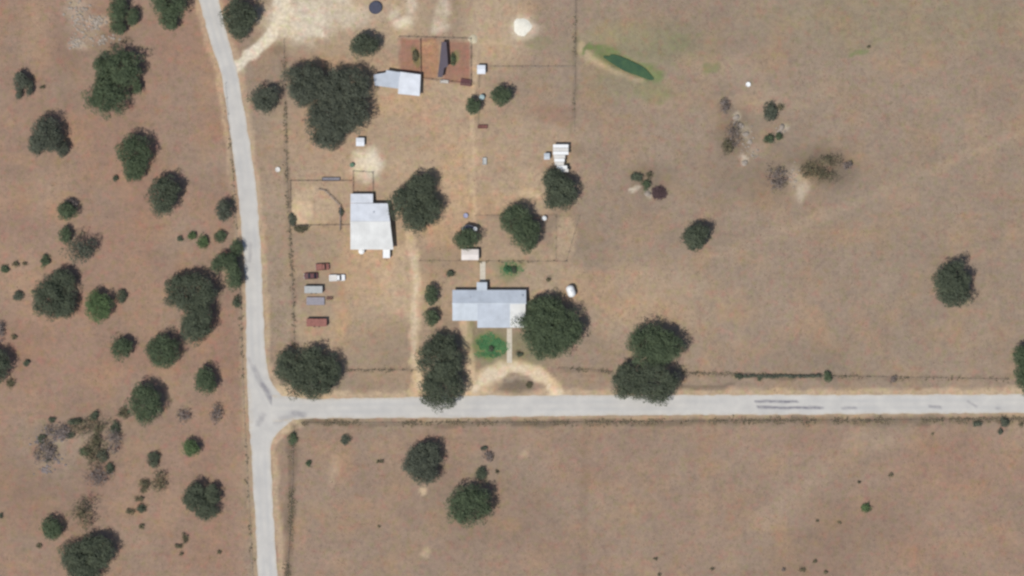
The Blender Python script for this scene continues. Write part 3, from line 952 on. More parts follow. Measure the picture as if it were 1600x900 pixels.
GV = 'vehicles and trailers parked in the equipment row'
car('pickup_truck', 'faded red pickup at the top of the equipment row', 504, 417, 4, 'paint_red', 'pickup', 4.2, 2.1, GV)
car('sedan_car', 'dark maroon car next to the faded red pickup', 486, 431, 182, 'paint_maroon', 'sedan', 4.3, 2.0, GV)
car('pickup_truck', 'white pickup parked right of the maroon car in the equipment row', 527, 434, 2, 'paint_white', 'pickup', 4.9, 2.0, GV)
trailer('stock_trailer', 'pale grey box trailer in the middle of the equipment row', 490, 452.5, 0, 5.5, 2.1, 'box', 'paint_grey', GV, 1, 'paint_grey')
trailer('flatbed_trailer', 'lavender-grey flatbed trailer below the pale grey box trailer', 493, 470.5, 0, 5.6, 2.4, 'flat', 'deck_grey', GV, -1)
trailer('stock_trailer', 'dull red box trailer at the bottom of the equipment row', 495, 504, 0, 6.2, 2.3, 'box', 'paint_red', GV, 1, 'paint_red')
propane_tank('gas_tank', 'large rounded white gas tank at the upper right edge of the huge house oak', 892, 455, 108)
trailer('horse_trailer', 'white box trailer sticking out at the barn south side', 604, 396, 90, 2.8, 2.1, 'box', 'white', None, -1, 'white')
trailer('farm_wagon', 'small maroon wagon at the corner of the red dirt pens', 728, 129, -8, 3.4, 1.9, 'flat', 'paint_maroon', None, 1)

# ------------------------------------------------------------------ tanks, troughs, barrels
def tank(name, label, cat, px, py, r, h, mat, dome=0.25):
    root = empty(name, W(px, py))
    tag(root, label, cat)
    pr = [(0, -0.1), (r, -0.1)]
    for k in range(5):
        z = h * k / 5
        pr += [(r, z + .02), (r * 1.02, z + h * .1), (r, z + h * .18)]
    pr += [(r * .97, h), (r * .8, h + dome * .45), (r * .45, h + dome * .85), (r * .22, h + dome), (0, h + dome)]
    MB().lathe(pr, 24).build('shell', mat, root, True)
    MB().lathe([(r * .24, h + dome - .03), (r * .24, h + dome + .07), (0, h + dome + .09)], 14).build('lid', mat, root)
    MB().tube([(r * .98, 0, .15), (r + .25, 0, .15), (r + .25, 0, -.1)], [.05] * 3, 8).build('outlet_pipe', 'steel', root)
    return root


def tub(name, label, cat, px, py, r, h, mat, fill, sc=(1, 1), fillm='navy', rot=0):
    root = empty(name, W(px, py), R(rot))
    root.scale = (sc[0], sc[1], 1)
    tag(root, label, cat)
    MB().lathe([(0, -0.1), (r * .96, -0.1), (r, h * .95), (r * 1.03, h), (r * .98, h + .02), (r * .95, h * .95), (r * .92, 0.05), (0, 0.05)], 28).build('shell', mat, root)
    MB().lathe([(r * .94, h * fill), (r * .5, h * fill + .005), (0, h * fill)], 28).build('water' if fillm in ('navy', 'water') else 'feed', fillm, root)
    return root


def trough(name, label, cat, px, py, L, w, h, mat, rot=0, fillm=None):
    root = empty(name, W(px, py), R(rot))
    tag(root, label, cat)
    a, b = L / 2, w / 2
    for bx4 in ((-a, a, -b, -b + .05), (-a, a, b - .05, b), (-a, -a + .05, -b + .05, b - .05), (a - .05, a, -b + .05, b - .05)):
        MB().box(*bx4, h * .35, h).build('side', mat, root)
    MB().box(-a + .05, a - .05, -b + .05, b - .05, h * .36, h * .45).build('bottom', fillm or mat, root)
    for x in (-a * .8, a * .8):
        for y in (-b * .7, b * .7):
            MB().box(x - .05, x + .05, y - .05, y + .05, -0.1, h * .352).build('leg', 'post', root)
    return root


tub('stock_tank', 'round dark blue stock tank on pale ground near the top edge', 'tank', 586.5, 12, 2.0, 0.75, 'navy', .8)
tank('water_tank', 'small white domed water tank at the barn south edge', 'tank', 565, 392.5, .95, 1.9, 'white')
tank('water_tank', 'tiny white domed tank by the fence corner east of the orchard oak', 'tank', 850.5, 341, .75, 1.2, 'white')
tank('water_tank', 'pale cyan tank against the small tree by the lane fence', 'tank', 753, 152, .85, 1.5, 'cyan')
tub('cistern', 'round galvanised cistern at the top of the small round tree by the garden shed', 'tank', 732, 357, 1.5, 2.6, 'steel', .9, (1.3, .7))
tank('water_tank', 'small white tank beside the galvanised cistern', 'tank', 742.5, 358, .7, 2.9, 'white')
tub('feed_tub', 'small white tub beside the west fence near the county road', 'tub', 434, 265, .75, .6, 'white', .6, fillm='offwhite')
tub('mineral_tub', 'lone white tub out in the east pasture', 'tub', 1169, 132, .75, .6, 'white', .7, fillm='white')
tub('stock_tub', 'faded lavender blue tub in the yard north of the round tree', 'tub', 727.5, 337, .75, .6, 'blue', .6, fillm='blue')
trough('water_trough', 'short white trough alone in the sandy yard', 'trough', 757, 252, 1.3, 2.2, .7, 'offwhite', 0, 'paint_grey')
trough('feed_trough', 'long blue-grey metal trough on the corral north rail', 'trough', 517, 280, 5.6, 1.0, .8, 'pipe')
trough('feed_bunk', 'brown feed bunk at the south end of the lane fence', 'trough', 754, 198, 3.0, 1.1, .7, 'rust')
trough('mineral_trough', 'narrow white trough on the south side of the red dirt pens', 'trough', 694, 127.5, 2.6, 1.0, .7, 'offwhite', -4, 'offwhite')
bar = empty('barrel', W(550, 258))
tag(bar, 'green barrel north of the barn pen', 'barrel')
MB().lathe([(0, -0.1), (.68, -0.1), (.72, .3), (.70, .33), (.72, .6), (.70, .63), (.70, 1.0), (.66, 1.02), (.64, .98), (0, .98)], 20).build('drum', 'green_p', bar)
MB().lathe([(.7, .46), (.75, .47), (.75, .5), (.7, .51)], 20).build('hoop', 'steel', bar)
imp = empty('farm_implement', W(515, 467))
tag(imp, 'rusty brown implement off the end of the lavender-grey flatbed', 'implement')
MB().box(-1.0, 1.0, -.12, .12, .5, .66).build('beam', 'rust', imp)
MB().box(-1.0, 1.0, .55, .70, .5, .62).build('beam', 'rust', imp)
for i in range(6):
    x = -0.9 + i * .36
    MB().tube([(x, 0, .56), (x - .15, -.4, .3), (x, -.5, -.05)], [.035, .035, .02], 5).build('tine', 'rust', imp)
    MB().box(x - .05, x + .05, .12, .55, .52, .6).build('cross_bar', 'rust', imp)


def mound(name, label, px, py, r, h, mat, cat):
    n, mrings = 28, 7
    mb = MB()
    mb.v.append((0, 0, h))
    rr = random.Random(int(px * 7 + py))
    ph = [rr.uniform(0, 6) for _ in range(4)]
    for i in range(1, mrings + 1):
        q = i / mrings
        for j in range(n):
            a = 2 * math.pi * j / n
            e = 1 + .07 * math.sin(3 * a + ph[0]) + .05 * math.sin(5 * a + ph[1]) + .03 * math.sin(9 * a + ph[2])
            mb.v.append((r * q * e * math.cos(a), r * q * e * math.sin(a), h * (1 - q * q) ** 1.2 * (1 + rr.uniform(-.08, .08)) - (0.05 if i == mrings else 0)))
    mb.f += [(0, 1 + j, 1 + (j + 1) % n) for j in range(n)]
    for i in range(mrings - 1):
        for j in range(n):
            a, b = 1 + i * n + j, 1 + i * n + (j + 1) % n
            mb.f.append((a, a + n, b + n, b))
    o = mb.build(name, mat, None, True)
    o.location = W(px, py)
    return tag(o, label, cat)


mound('gravel_mound', 'low round mound of white gravel in the field north of the fence', 816, 42, 2.9, .55, 'caliche', 'mound')
mound('sand_pile', 'small pale pile at the corner of the red dirt pens', 739, 61, 1.5, .5, 'sandpile', 'pile')


# ------------------------------------------------------------------ fences
post_me = {}


def post_mesh(h, r):
    k = (h, r)
    if k not in post_me:
        o = MB().tube([(0, 0, -0.4), (0, 0, h - .06), (0, 0, h)], [r, r * .92, r * .7], 7).build('post', 'post')
        post_me[k] = o.data
        bpy.data.objects.remove(o)
    return post_me[k]


def wire_fence(name, label, pts, spacing=4.0, h=1.25, r=.075, strands=4, group='wire fences'):
    P3 = [W(*p) for p in pts]
    root = empty(name, P3[0])
    tag(root, label, 'fence', group)
    rel = [p - P3[0] for p in P3]
    tops = []
    for a, b in zip(rel[:-1], rel[1:]):
        n = max(1, round((b - a).length / spacing))
        for i in range(n):
            tops.append(a + (b - a) * (i / n))
    tops.append(rel[-1])
    rr = random.Random(len(label))
    for q in tops:
        o = bpy.data.objects.new('post', post_mesh(h, r))
        o.location = (q.x + rr.uniform(-.05, .05), q.y + rr.uniform(-.05, .05), rr.uniform(-.08, .0))
        o.rotation_euler = (rr.uniform(-.05, .05), rr.uniform(-.05, .05), rr.uniform(0, 6))
        link(o, root)
    for s_ in range(strands):
        z = h * (.25 + .7 * s_ / (strands - 1)) - .05
        MB().tube([(p.x, p.y, z) for p in rel], [.012] * len(rel), 4).build('wire', 'wire', root)


def board_fence(name, label, pts, spacing=2.6, h=1.2, mat='rail', rails=2, group='corral fences', closed=False, w=.03):
    if closed:
        pts = pts + [pts[0]]
    P3 = [W(*p) for p in pts]
    root = empty(name, P3[0])
    tag(root, label, 'fence', group)
    rel = [p - P3[0] for p in P3]
    tops = []
    for a, b in zip(rel[:-1], rel[1:]):
        n = max(1, round((b - a).length / spacing))
        for i in range(n):
            tops.append(a + (b - a) * (i / n))
    if not closed:
        tops.append(rel[-1])
    for q in tops:
        o = bpy.data.objects.new('post', post_mesh(h + .15, .10))
        o.location = q
        link(o, root)
    for a, b in zip(rel[:-1], rel[1:]):
        d = b - a
        L = d.length
        n = max(1, round(L / spacing))
        ang = math.atan2(d.y, d.x)
        for s_ in range(rails):
            z = h * (.42 + .54 * s_ / (rails - 1))
            me = None
            for i in range(n):
                if me is None:
                    o = MB().box(.08, L / n - .08, -w, w, -.06, .06).build('rail', mat, root)
                    me = o.data
                else:
                    o = link(bpy.data.objects.new('rail', me), root)
                o.location = a + d * (i / n) + Vector((0, 0, z))
                o.rotation_euler = (0, 0, ang)


FL = FENCE_LINES
wire_fence('wire_fence', 'wire fence on the west side of the farmyard along the road', FL['west'])
wire_fence('wire_fence', 'wire fence running north to the top edge past the gravel mound', FL['field_ns'])
wire_fence('wire_fence', 'wire fence running east from the pump house', FL['field_ew'])
wire_fence('wire_fence', 'short wire fence from pump house down to the brown feed bunk', FL['lane'])
wire_fence('wire_fence', 'wire fence between the two oaks along the roadside west of house', FL['sw_road'])
wire_fence('wire_fence', 'short wire fence from loop drive to the double oak', FL['mid_road'])
wire_fence('wire_fence', 'long roadside wire fence from the double oak to the east edge', FL['east_road'])
wire_fence('wire_fence', 'wire fence along the south side of the side road', FL['south'], 5.0)
wire_fence('wire_fence', 'wire fence on the east side of the county road south of the junction', FL['southwest'])
wire_fence('wire_fence', 'wire fence on the west side of the county road', FL['far_west'], 5.0)
wire_fence('yard_fence', 'wire fence across the yard just north of the house', FL['yard'], 3.0)
wire_fence('yard_fence', 'wire fence behind the round tree and orchard oak', FL['back'], 3.5)
wire_fence('pen_fence', 'small four-sided pen fence south of the dark oak', [(868, 405), (868, 340), (905, 338), (884, 408)], 3.0)
board_fence('corral_fence', 'brown rail fence on the north and west sides of the corral', [(548, 283), (453, 283), (453, 352)])
board_fence('corral_fence', 'brown rail fence on the south side of the corral', [(460, 353), (547, 352)])
board_fence('corral_chute', 'angled dark rail chute inside the corral west of barn', [(498, 296), (508, 298), (522, 312), (532, 322), (531, 360)], 2.4, 1.4, 'pipe', w=.06)
board_fence('pen_rails', 'brown rail pen on the north end of the barn', [(551, 302), (551, 268), (582, 270), (582, 302)])
board_fence('corral_fence', 'rail fence around the two red dirt pens', [(623, 58), (735, 61), (735, 132), (659, 123)], 2.8, 1.5)
board_fence('corral_fence', 'rail fence dividing the western red dirt pen', [(656, 62), (657, 120)], 2.8, 1.4, rails=3)

# ------------------------------------------------------------------ trees and shrubs
def leaf_quads(cen, nrm, size, g):
    n = len(cen)
    up = g.normal(size=(n, 3))
    tx = np.cross(nrm, up)
    tx /= np.linalg.norm(tx, axis=1, keepdims=True) + 1e-9
    ty = np.cross(nrm, tx)
    a = (size * g.uniform(.6, 1.1, n))[:, None]
    b = (size * g.uniform(.35, .7, n))[:, None]
    k = (size * g.uniform(-.25, .25, n))[:, None]
    return np.stack([cen - tx * a, cen - ty * b + nrm * k, cen + tx * a, cen + ty * b + nrm * k], 1)


def canopy(ells, g, leaf, dens, clump=0.42, ragged=0.16):
    """ells: (x, y, z, rx, ry, rz) ellipsoids in metres; leaves on clumps spread through them"""
    out = []
    for (x, y, z, rx, ry, rz) in ells:
        rm_ = (rx + ry) / 2
        cr = max(0.30, min(clump * rm_, 1.9))
        nc = int(max(5, 7.0 * rx * ry / (cr * cr)))
        d = g.normal(size=(nc, 3))
        d[:, 2] = np.abs(d[:, 2]) * 0.9 - 0.25
        d /= np.linalg.norm(d, axis=1, keepdims=True)
        q = g.uniform(.30, 1.0, nc) ** 0.45
        inner = np.array([max(rx - cr * .75, rx * .3), max(ry - cr * .75, ry * .3), max(rz - cr * .6, rz * .3)])
        cc = np.array([x, y, z]) + d * inner * q[:, None] * (1 + g.normal(size=(nc, 1)) * ragged)
        cs = cr * g.uniform(.65, 1.15, nc)
        area = math.pi * rx * ry
        nl = int(area * dens)
        w = g.choice(nc, nl, p=cs ** 2 / (cs ** 2).sum())
        dd = g.normal(size=(nl, 3))
        dd[:, 2] += 0.35
        dd /= np.linalg.norm(dd, axis=1, keepdims=True)
        rr = cs[w] * g.uniform(.45, 1.08, nl) ** .6
        p = cc[w] + dd * rr[:, None] * np.array([1, 1, .8])
        nr = dd * .75 + g.normal(size=(nl, 3)) * .40
        nr[:, 2] += .45
        nr /= np.linalg.norm(nr, axis=1, keepdims=True)
        p[:, 2] = np.maximum(p[:, 2], 0.05)
        out.append(leaf_quads(p, nr, leaf * g.uniform(.7, 1.3, nl), g))
    return np.concatenate(out)


TAN = 1 / math.tan(R(SUN_EL))
SHX, SHY = -math.sin(R(SUN_AZ)), -math.cos(R(SUN_AZ))
seed_n = [100]


def tree(label, boxes, tone='dark_oak', name='oak_tree', group='oak trees', hk=1.0, dens=62, leaf=.25, ragged=.12):
    """boxes: outlines (x0, x1, y0, y1) of the lobes in the photograph, shade on the upper right side included"""
    seed_n[0] += 1
    g = np.random.default_rng(seed_n[0])
    ells = []
    for (x0, x1, y0, y1) in boxes:
        w, h = (x1 - x0) * S / 2, (y1 - y0) * S / 2
        rm_ = (w + h) / 2
        rz = min(0.62 * rm_, 4.2) * hk
        zc = (0.9 + 0.16 * rm_ + rz * .9) * min(1, .35 + rm_ / 4)
        off = zc * TAN * .5
        ox, oy = off * SHX, off * SHY
        cx, cy = ((x0 + x1) / 2 - 800) * S, (450 - (y0 + y1) / 2) * S
        ells.append((cx - ox * .8, cy - oy * .8, zc, max(w - abs(ox) * .5, w * .6) * 1.03, max(h - abs(oy) * .5, h * .6) * 1.03, rz))
    wsum = sum(e[3] * e[4] for e in ells)
    bx0 = sum(e[0] * e[3] * e[4] for e in ells) / wsum
    by0 = sum(e[1] * e[3] * e[4] for e in ells) / wsum
    root = empty(name, (bx0, by0, 0))
    tag(root, label, 'tree', group)
    loc = [(e[0] - bx0, e[1] - by0, *e[2:]) for e in ells]
    V = canopy(loc, g, leaf, dens, ragged=ragged)
    quads_mesh('crown', V, tone, root)
    # trunk with limbs
    mb = MB()
    rmax = max((e[3] + e[4]) / 2 for e in ells)
    tr_ = 0.07 * rmax + 0.06
    fork = max(.5, min(2.2, loc[0][2] * .42))
    lean = g.uniform(-.25, .25, 2)
    top = (lean[0], lean[1], fork)
    mb.tube([(0, 0, -.3), (0, 0, .05), (lean[0] * .4, lean[1] * .4, fork * .5), top], [tr_ * 1.5, tr_ * 1.25, tr_, tr_ * .9], 9)
    for e in loc:
        for k in range(4 if len(loc) > 1 else 6):
            a = g.uniform(0, 6.28)
            q = g.uniform(.35, .75)
            end = (e[0] + math.cos(a) * e[3] * q, e[1] + math.sin(a) * e[4] * q, e[2] + e[5] * g.uniform(-.1, .5))
            mid = tuple(top[i] * .5 + end[i] * .5 + (0.15 * rmax * g.uniform(-.4, .4) if i < 2 else g.uniform(0, .3)) for i in range(3))
            mb.tube([top, mid, end], [tr_ * .6, tr_ * .38, tr_ * .1], 6)
    mb.build('trunk', 'bark', root)
    return root


def shrub(label, px, py, rx, ry, tone='dark_oak', group='shrubs', name='shrub', dens=46, leaf=.26, h=None, k_in=0.9, ragged=.2):
    seed_n[0] += 1
    g = np.random.default_rng(seed_n[0])
    root = empty(name, W(px - 1, py + 1))
    tag(root, label, 'shrub', group)
    a, b = rx * S * k_in, ry * S * k_in
    hh = h if h else min(2.6, .9 * (a + b) / 2 + .25)
    V = canopy([(0, 0, hh * .5, a, b, hh * .5)], g, leaf, dens, clump=.5, ragged=ragged)
    quads_mesh('foliage', V, tone, root)
    mb = MB()
    for i in range(5):
        t_ = g.uniform(0, 6.28)
        q = g.uniform(.3, .8)
        mb.tube([(0, 0, -.15), (a * q * .4 * math.cos(t_), b * q * .4 * math.sin(t_), hh * .4), (a * q * math.cos(t_), b * q * math.sin(t_), hh * .75)], [.05, .035, .01], 5)
    mb.build('stems', 'bark', root)
    return root


# trees west of the county road
GW, GF, GS, GE = 'oaks west of the county road', 'oaks around the farmyard', 'oaks south of the side road', 'oaks in the east pasture'
tree('ragged oak cut by the top edge beside the rocky patch', [(170, 206, -12, 38), (198, 223, 8, 42), (172, 202, 28, 57)], 'green_oak', group=GW)
tree('broad oak at the top edge just left of the county road', [(240, 308, -34, 32), (248, 284, 10, 49)], 'green_oak', group=GW)
tree('dark oak at the top edge just right of the county road', [(345, 411, -8, 52), (356, 398, 20, 63)], 'dark_oak', group=GF)
tree('small oak alone near the west edge above the large oaks', [(20, 52, 108, 142), (24, 38, 135, 156), (42, 56, 122, 150)], 'grey_oak', group=GW)
tree('largest oak of the northwest pasture, split into two crowns', [(137, 208, 115, 182), (160, 232, 70, 135), (205, 226, 120, 150), (145, 180, 80, 130)], 'green_oak', group=GW, ragged=.22)
tree('oak near the west edge below the small lone oak', [(45, 108, 177, 240), (88, 113, 215, 247), (45, 75, 205, 243)], 'grey_oak', group=GW)
tree('bright-edged oak upper of the close diagonal pair', [(183, 247, 203, 270), (192, 234, 245, 285)], 'green_oak', group=GW)
tree('round oak lower of the close diagonal pair', [(229, 291, 266, 338)], 'dark_oak', group=GW)
tree('small oak with grey dead patch on its northeast side', [(89, 127, 312, 344)], 'green_oak', group=GW)
shrub('grey dead brush on the northeast side of the small west oak', 112, 317, 13, 11, 'grey', h=2.8)
tree('small dark oak touching the west verge of the county road', [(338, 368, 308, 347)], 'grey_oak', group=GW)
tree('narrow upright oak above the grey spreading oak', [(93, 117, 350, 382)], 'green_oak', group=GW)
tree('grey spreading oak with thin crown on the west side', [(103, 158, 364, 414)], 'grey_oak', group=GW, dens=26, ragged=.26)
tree('green oak leaning over the county road above the large oak', [(328, 383, 390, 430), (352, 385, 405, 453), (360, 384, 372, 400)], 'green_oak', group=GW)
tree('large dark oak near the west edge with a pale green neighbour', [(52, 112, 430, 502), (74, 127, 415, 460), (85, 128, 445, 500)], 'dark_oak', group=GW)
tree('pale green oak right of the large dark west oak', [(133, 182, 446, 503)], 'bright', group=GW, hk=.9)
tree('big double oak nearest the road bend on the west side', [(255, 345, 417, 490), (280, 343, 460, 537)], 'dark_oak', group=GW)
tree('small round oak left of the rounded green oak', [(174, 212, 521, 563)], 'green_oak', group=GW)
tree('rounded green oak below the big double oak', [(229, 290, 514, 576)], 'green_oak', group=GW)
tree('egg-shaped oak just left of the road junction', [(304, 347, 564, 617)], 'green_oak', group=GW)
tree('tall green oak above the scrubby patch', [(202, 262, 588, 662)], 'green_oak', group=GW)
tree('dark oak cut by the west edge', [(-34, 26, 536, 602)], 'dark_oak', group=GW)
tree('dark three-lobed oak beside the road in the southwest', [(285, 330, 746, 800), (318, 350, 752, 790), (305, 346, 778, 813)], 'dark_oak', group=GW)
tree('small green oak attached to the big bottom left oak', [(65, 104, 800, 843)], 'green_oak', group=GW)
tree('big dark oak cut by the bottom edge', [(96, 160, 835, 895), (125, 186, 825, 890), (108, 165, 860, 915)], 'dark_oak', group=GW)
tree('thin grey tree above the big bottom oak', [(112, 152, 774, 824)], 'olive', 'thin_tree', 'thin grey trees', dens=18, ragged=.3)
tree('bright green round tree in the southwest pasture', [(286, 318, 682, 715)], 'bright', group=GW)

# farmyard
tree('round grey-green oak left of the huge oak clump', [(391, 441, 125, 178)], 'grey_oak', group=GF)
tree('western oak of the huge clump by the shed', [(443, 516, 91, 160), (452, 520, 108, 168)], 'grey_oak', group=GF)
tree('eastern and largest oak of the huge clump by the shed', [(505, 590, 97, 165), (476, 560, 140, 222), (520, 586, 135, 208), (488, 548, 185, 235), (490, 545, 112, 170)], 'grey_oak', group=GF)
tree('dark round oak above the huge clump', [(545, 600, 46, 93)], 'dark_oak', group=GF)
tree('small green tree on the lane fence', [(727, 757, 146, 180)], 'green_oak', 'small_tree', GF)
tree('bright green small tree right of the lane fence', [(767, 806, 131, 166)], 'green_oak', 'small_tree', GF)
tree('dark clover-shaped oak right of the white barn', [(635, 688, 261, 315), (608, 665, 285, 345), (650, 698, 298, 350), (628, 678, 315, 366)], 'dark_oak', group=GF)
tree('dark oak below the white slatted ramada', [(846, 890, 255, 305), (862, 908, 270, 329), (848, 885, 285, 328)], 'dark_oak', group=GF)
tree('oval green oak in the orchard yard', [(780, 838, 312, 370), (800, 853, 335, 393)], 'green_oak', group=GF)
tree('round tree above the worn white garden shed', [(709, 753, 349, 392)], 'green_oak', 'small_tree', GF)
tree('upper small round tree west of the house', [(662, 690, 442, 477)], 'green_oak', 'small_tree', GF)
tree('lower small round tree west of the house', [(662, 689, 480, 510)], 'green_oak', 'small_tree', GF)
tree('broad oak at the corner of the road junction', [(430, 480, 537, 602), (465, 515, 532, 600), (450, 535, 560, 624), (495, 542, 548, 605)], 'dark_oak', group=GF)
tree('tall oval oak overhanging the side road west of the loop drive', [(650, 732, 520, 600), (655, 733, 570, 639), (672, 720, 513, 560)], 'dark_oak', group=GF)
tree('huge round oak against the house east wall', [(810, 900, 462, 545), (830, 923, 470, 545), (820, 885, 455, 500), (825, 895, 510, 562)], 'green_oak', group=GF)
tree('upper greener oak of the roadside pair east of the loop drive', [(977, 1060, 500, 575), (1005, 1077, 510, 572)], 'green_oak', group=GE)
tree('lower darker oak of the roadside pair east of the loop drive', [(955, 1012, 560, 626), (982, 1068, 556, 632)], 'dark_oak', group=GE)
tree('small round oak alone in the east pasture', [(1065, 1115, 339, 393), (1068, 1108, 348, 392)], 'dark_oak', group=GE)
tree('dark oak alone far out in the east pasture', [(1453, 1522, 401, 462), (1462, 1524, 430, 481)], 'dark_oak', group=GE)
tree('oak cut by the east edge above the side road', [(1577, 1640, 528, 575), (1580, 1650, 550, 616)], 'green_oak', group=GE)
tree('grey-green oak south of the side road', [(627, 680, 690, 745), (645, 697, 682, 735), (640, 690, 715, 759)], 'grey_oak', group=GS)
tree('bright green round oak south of the side road', [(699, 776, 748, 822)], 'green_oak', group=GS)
shrub('dark brush on top of the bright green round oak', 752, 739, 13, 13, 'dark_oak', h=2.6)

# shrubs
GB = 'shrubs west of the county road'
for (px, py, rx, ry, tone, lab) in [
    (67, 135, 6, 5, 'olive', 'tiny shrub right of the small lone northwest oak'),
    (182, 278, 6, 6, 'dark_oak', 'tiny dark shrub below the bright-edged oak'),
    (26, 412, 7, 7, 'olive', 'thin shrub second from the west edge in the faint row'),
    (9, 420, 9, 8, 'green_oak', 'green shrub nearest the west edge in the faint row'),
    (41, 411, 5, 4, 'olive', 'pale shrub at the end of the faint row by the west edge'),
    (72, 407, 9, 12, 'green_oak', 'green shrub at the top of the large dark west oak'),
    (30, 461, 10, 10, 'grey_oak', 'round shrub left of the large dark west oak'),
    (282, 372, 6, 6, 'dark_oak', 'small dark shrub at the start of the light green shrub row'),
    (302, 367, 9, 8, 'bright', 'light green shrub second in the row towards the road'),
    (318, 378, 12, 13, 'bright', 'light green shrub third and fullest in the row towards the road'),
    (345, 369, 12, 12, 'green_oak', 'green shrub last in the row towards the road'),
    (371, 470, 8, 12, 'dark_oak', 'dark shrub on the road verge below the leaning oak'),
    (191, 461, 10, 14, 'dark_oak', 'dark shrub on the right of the pale green oak'),
    (3, 515, 7, 18, 'grey', 'grey shrub at the west edge above the cut oak'),
    (23, 526, 6, 6, 'olive', 'small shrub above the oak at the west edge'),
    (43, 566, 7, 7, 'dark_oak', 'small dark shrub right of the oak at the west edge'),
    (17, 597, 10, 10, 'olive', 'round shrub below the oak at the west edge'),
    (194, 645, 11, 13, 'olive', 'grey-green shrub touching the left of the tall green oak'),
    (148, 648, 9, 11, 'dark_oak', 'dark shrub topmost in the scrubby patch'),
    (118, 658, 15, 6, 'dark_oak', 'wide low shrub in the scrubby patch'),
    (82, 655, 7, 6, 'dark_oak', 'small shrub at the left of the scrubby patch'),
    (181, 668, 10, 12, 'dark_oak', 'dark shrub at the right of the scrubby patch'),
    (111, 679, 9, 7, 'dark_oak', 'small dark shrub at the centre of the scrubby patch'),
    (67, 685, 8, 9, 'dark_oak', 'dark shrub on the grey stones'),
    (152, 688, 9, 18, 'olive', 'tall thin shrub in the middle of the scrubby patch'),
    (135, 705, 12, 8, 'green_oak', 'green shrub lower left in the scrubby patch'),
    (160, 712, 13, 12, 'grey_oak', 'grey-green shrub lower middle of the scrubby patch'),
    (173, 731, 9, 11, 'dark_oak', 'dark shrub at the tail of the scrubby patch'),
    (92, 672, 30, 18, 'grey', 'diffuse grey brush at the upper left of the scrubby patch'),
    (70, 705, 26, 26, 'grey', 'diffuse grey brush over the grey stones'),
    (140, 668, 34, 20, 'olive', 'diffuse olive brush at the top of the scrubby patch'),
    (150, 705, 26, 30, 'olive', 'diffuse olive brush in the core of the scrubby patch'),
    (180, 690, 16, 26, 'grey', 'diffuse grey brush on the right of the scrubby patch'),
    (155, 745, 26, 20, 'grey', 'diffuse pale brush below the scrubby patch'),
    (288, 648, 16, 14, 'grey', 'faint grey brush between tall green oak and county road'),
    (340, 645, 16, 20, 'grey', 'faint grey brush close to the road junction'),
    (75, 717, 6, 6, 'dark_oak', 'tiny dark shrub below the grey stones'),
    (241, 717, 13, 15, 'dark_oak', 'dark oval shrub above the olive brown bush'),
    (251, 752, 17, 24, 'olive', 'large olive brown bush in the southwest pasture'),
    (226, 758, 12, 13, 'olive', 'smaller olive bush left of the large olive brown bush'),
    (222, 793, 11, 8, 'dark_oak', 'dark low shrub below the olive bushes'),
    (206, 798, 10, 6, 'olive', 'pale low shrub left of the dark low shrub'),
    (219, 779, 9, 6, 'olive', 'small olive shrub just below the olive bushes'),
    (222, 822, 6, 6, 'olive', 'tiny shrub lowest under the olive bushes'),
    (290, 841, 6, 11, 'olive', 'slanting olive shrub in the lower left pasture'),
    (279, 852, 9, 5, 'olive', 'flat tail shrub at the foot of the slanting olive shrub'),
    (62, 852, 6, 5, 'olive', 'tiny shrub left of the big bottom oak'),
    (3, 805, 4, 5, 'dark_oak', 'tiny dark shrub on the west edge low down'),
    (284, 865, 5, 4, 'olive', 'faint shrub near the lower county road fence'),
    (344, 862, 5, 5, 'olive', 'faint shrub between the lower oaks and the county road')]:
    d_ = (12 if rx > 15 else 24) if tone in ('olive', 'grey') else 46
    shrub(lab, px, py, rx, ry, tone, GB, dens=d_, ragged=.3 if d_ == 28 else .2)
GY_ = 'shrubs in the farmyard and garden'
for (px, py, rx, ry, tone, lab) in [
    (704, 427, 8, 8, 'dark_oak', 'small dark shrub in the yard northwest of the house'),
    (804, 420, 6, 6, 'dark_oak', 'dark shrub in the green plot north of the house'),
    (794, 420, 10, 7, 'lush', 'leafy green plant in the plot north of the house'),
    (858, 437, 5, 4, 'olive', 'faint shrub north of the huge house oak'),
    (769, 544, 6, 6, 'dark_oak', 'dark shrub at the centre of the round green bed'),
    (813, 552, 6, 5, 'dark_oak', 'small shrub between the front walk and the huge house oak'),
    (828, 601, 6, 7, 'olive', 'grey-green shrub on the island of the loop drive'),
    (457, 342, 8, 12, 'grey_oak', 'dark shrub at the southwest corner of the corral'),
    (472, 356, 14, 8, 'olive', 'low shrub along the corral south rail'),
    (650, 86, 6, 14, 'olive', 'narrow weedy shrub in the western red dirt pen'),
    (709, 92, 5, 12, 'green_oak', 'narrow green shrub in the eastern red dirt pen'),
    (534, 330, 5, 8, 'grey_oak', 'small dark shrub by the corral chute')]:
    shrub(lab, px, py, rx, ry, tone, GY_, h=1.1 if rx < 7 else 1.5)
GP = 'shrubs in the pastures'
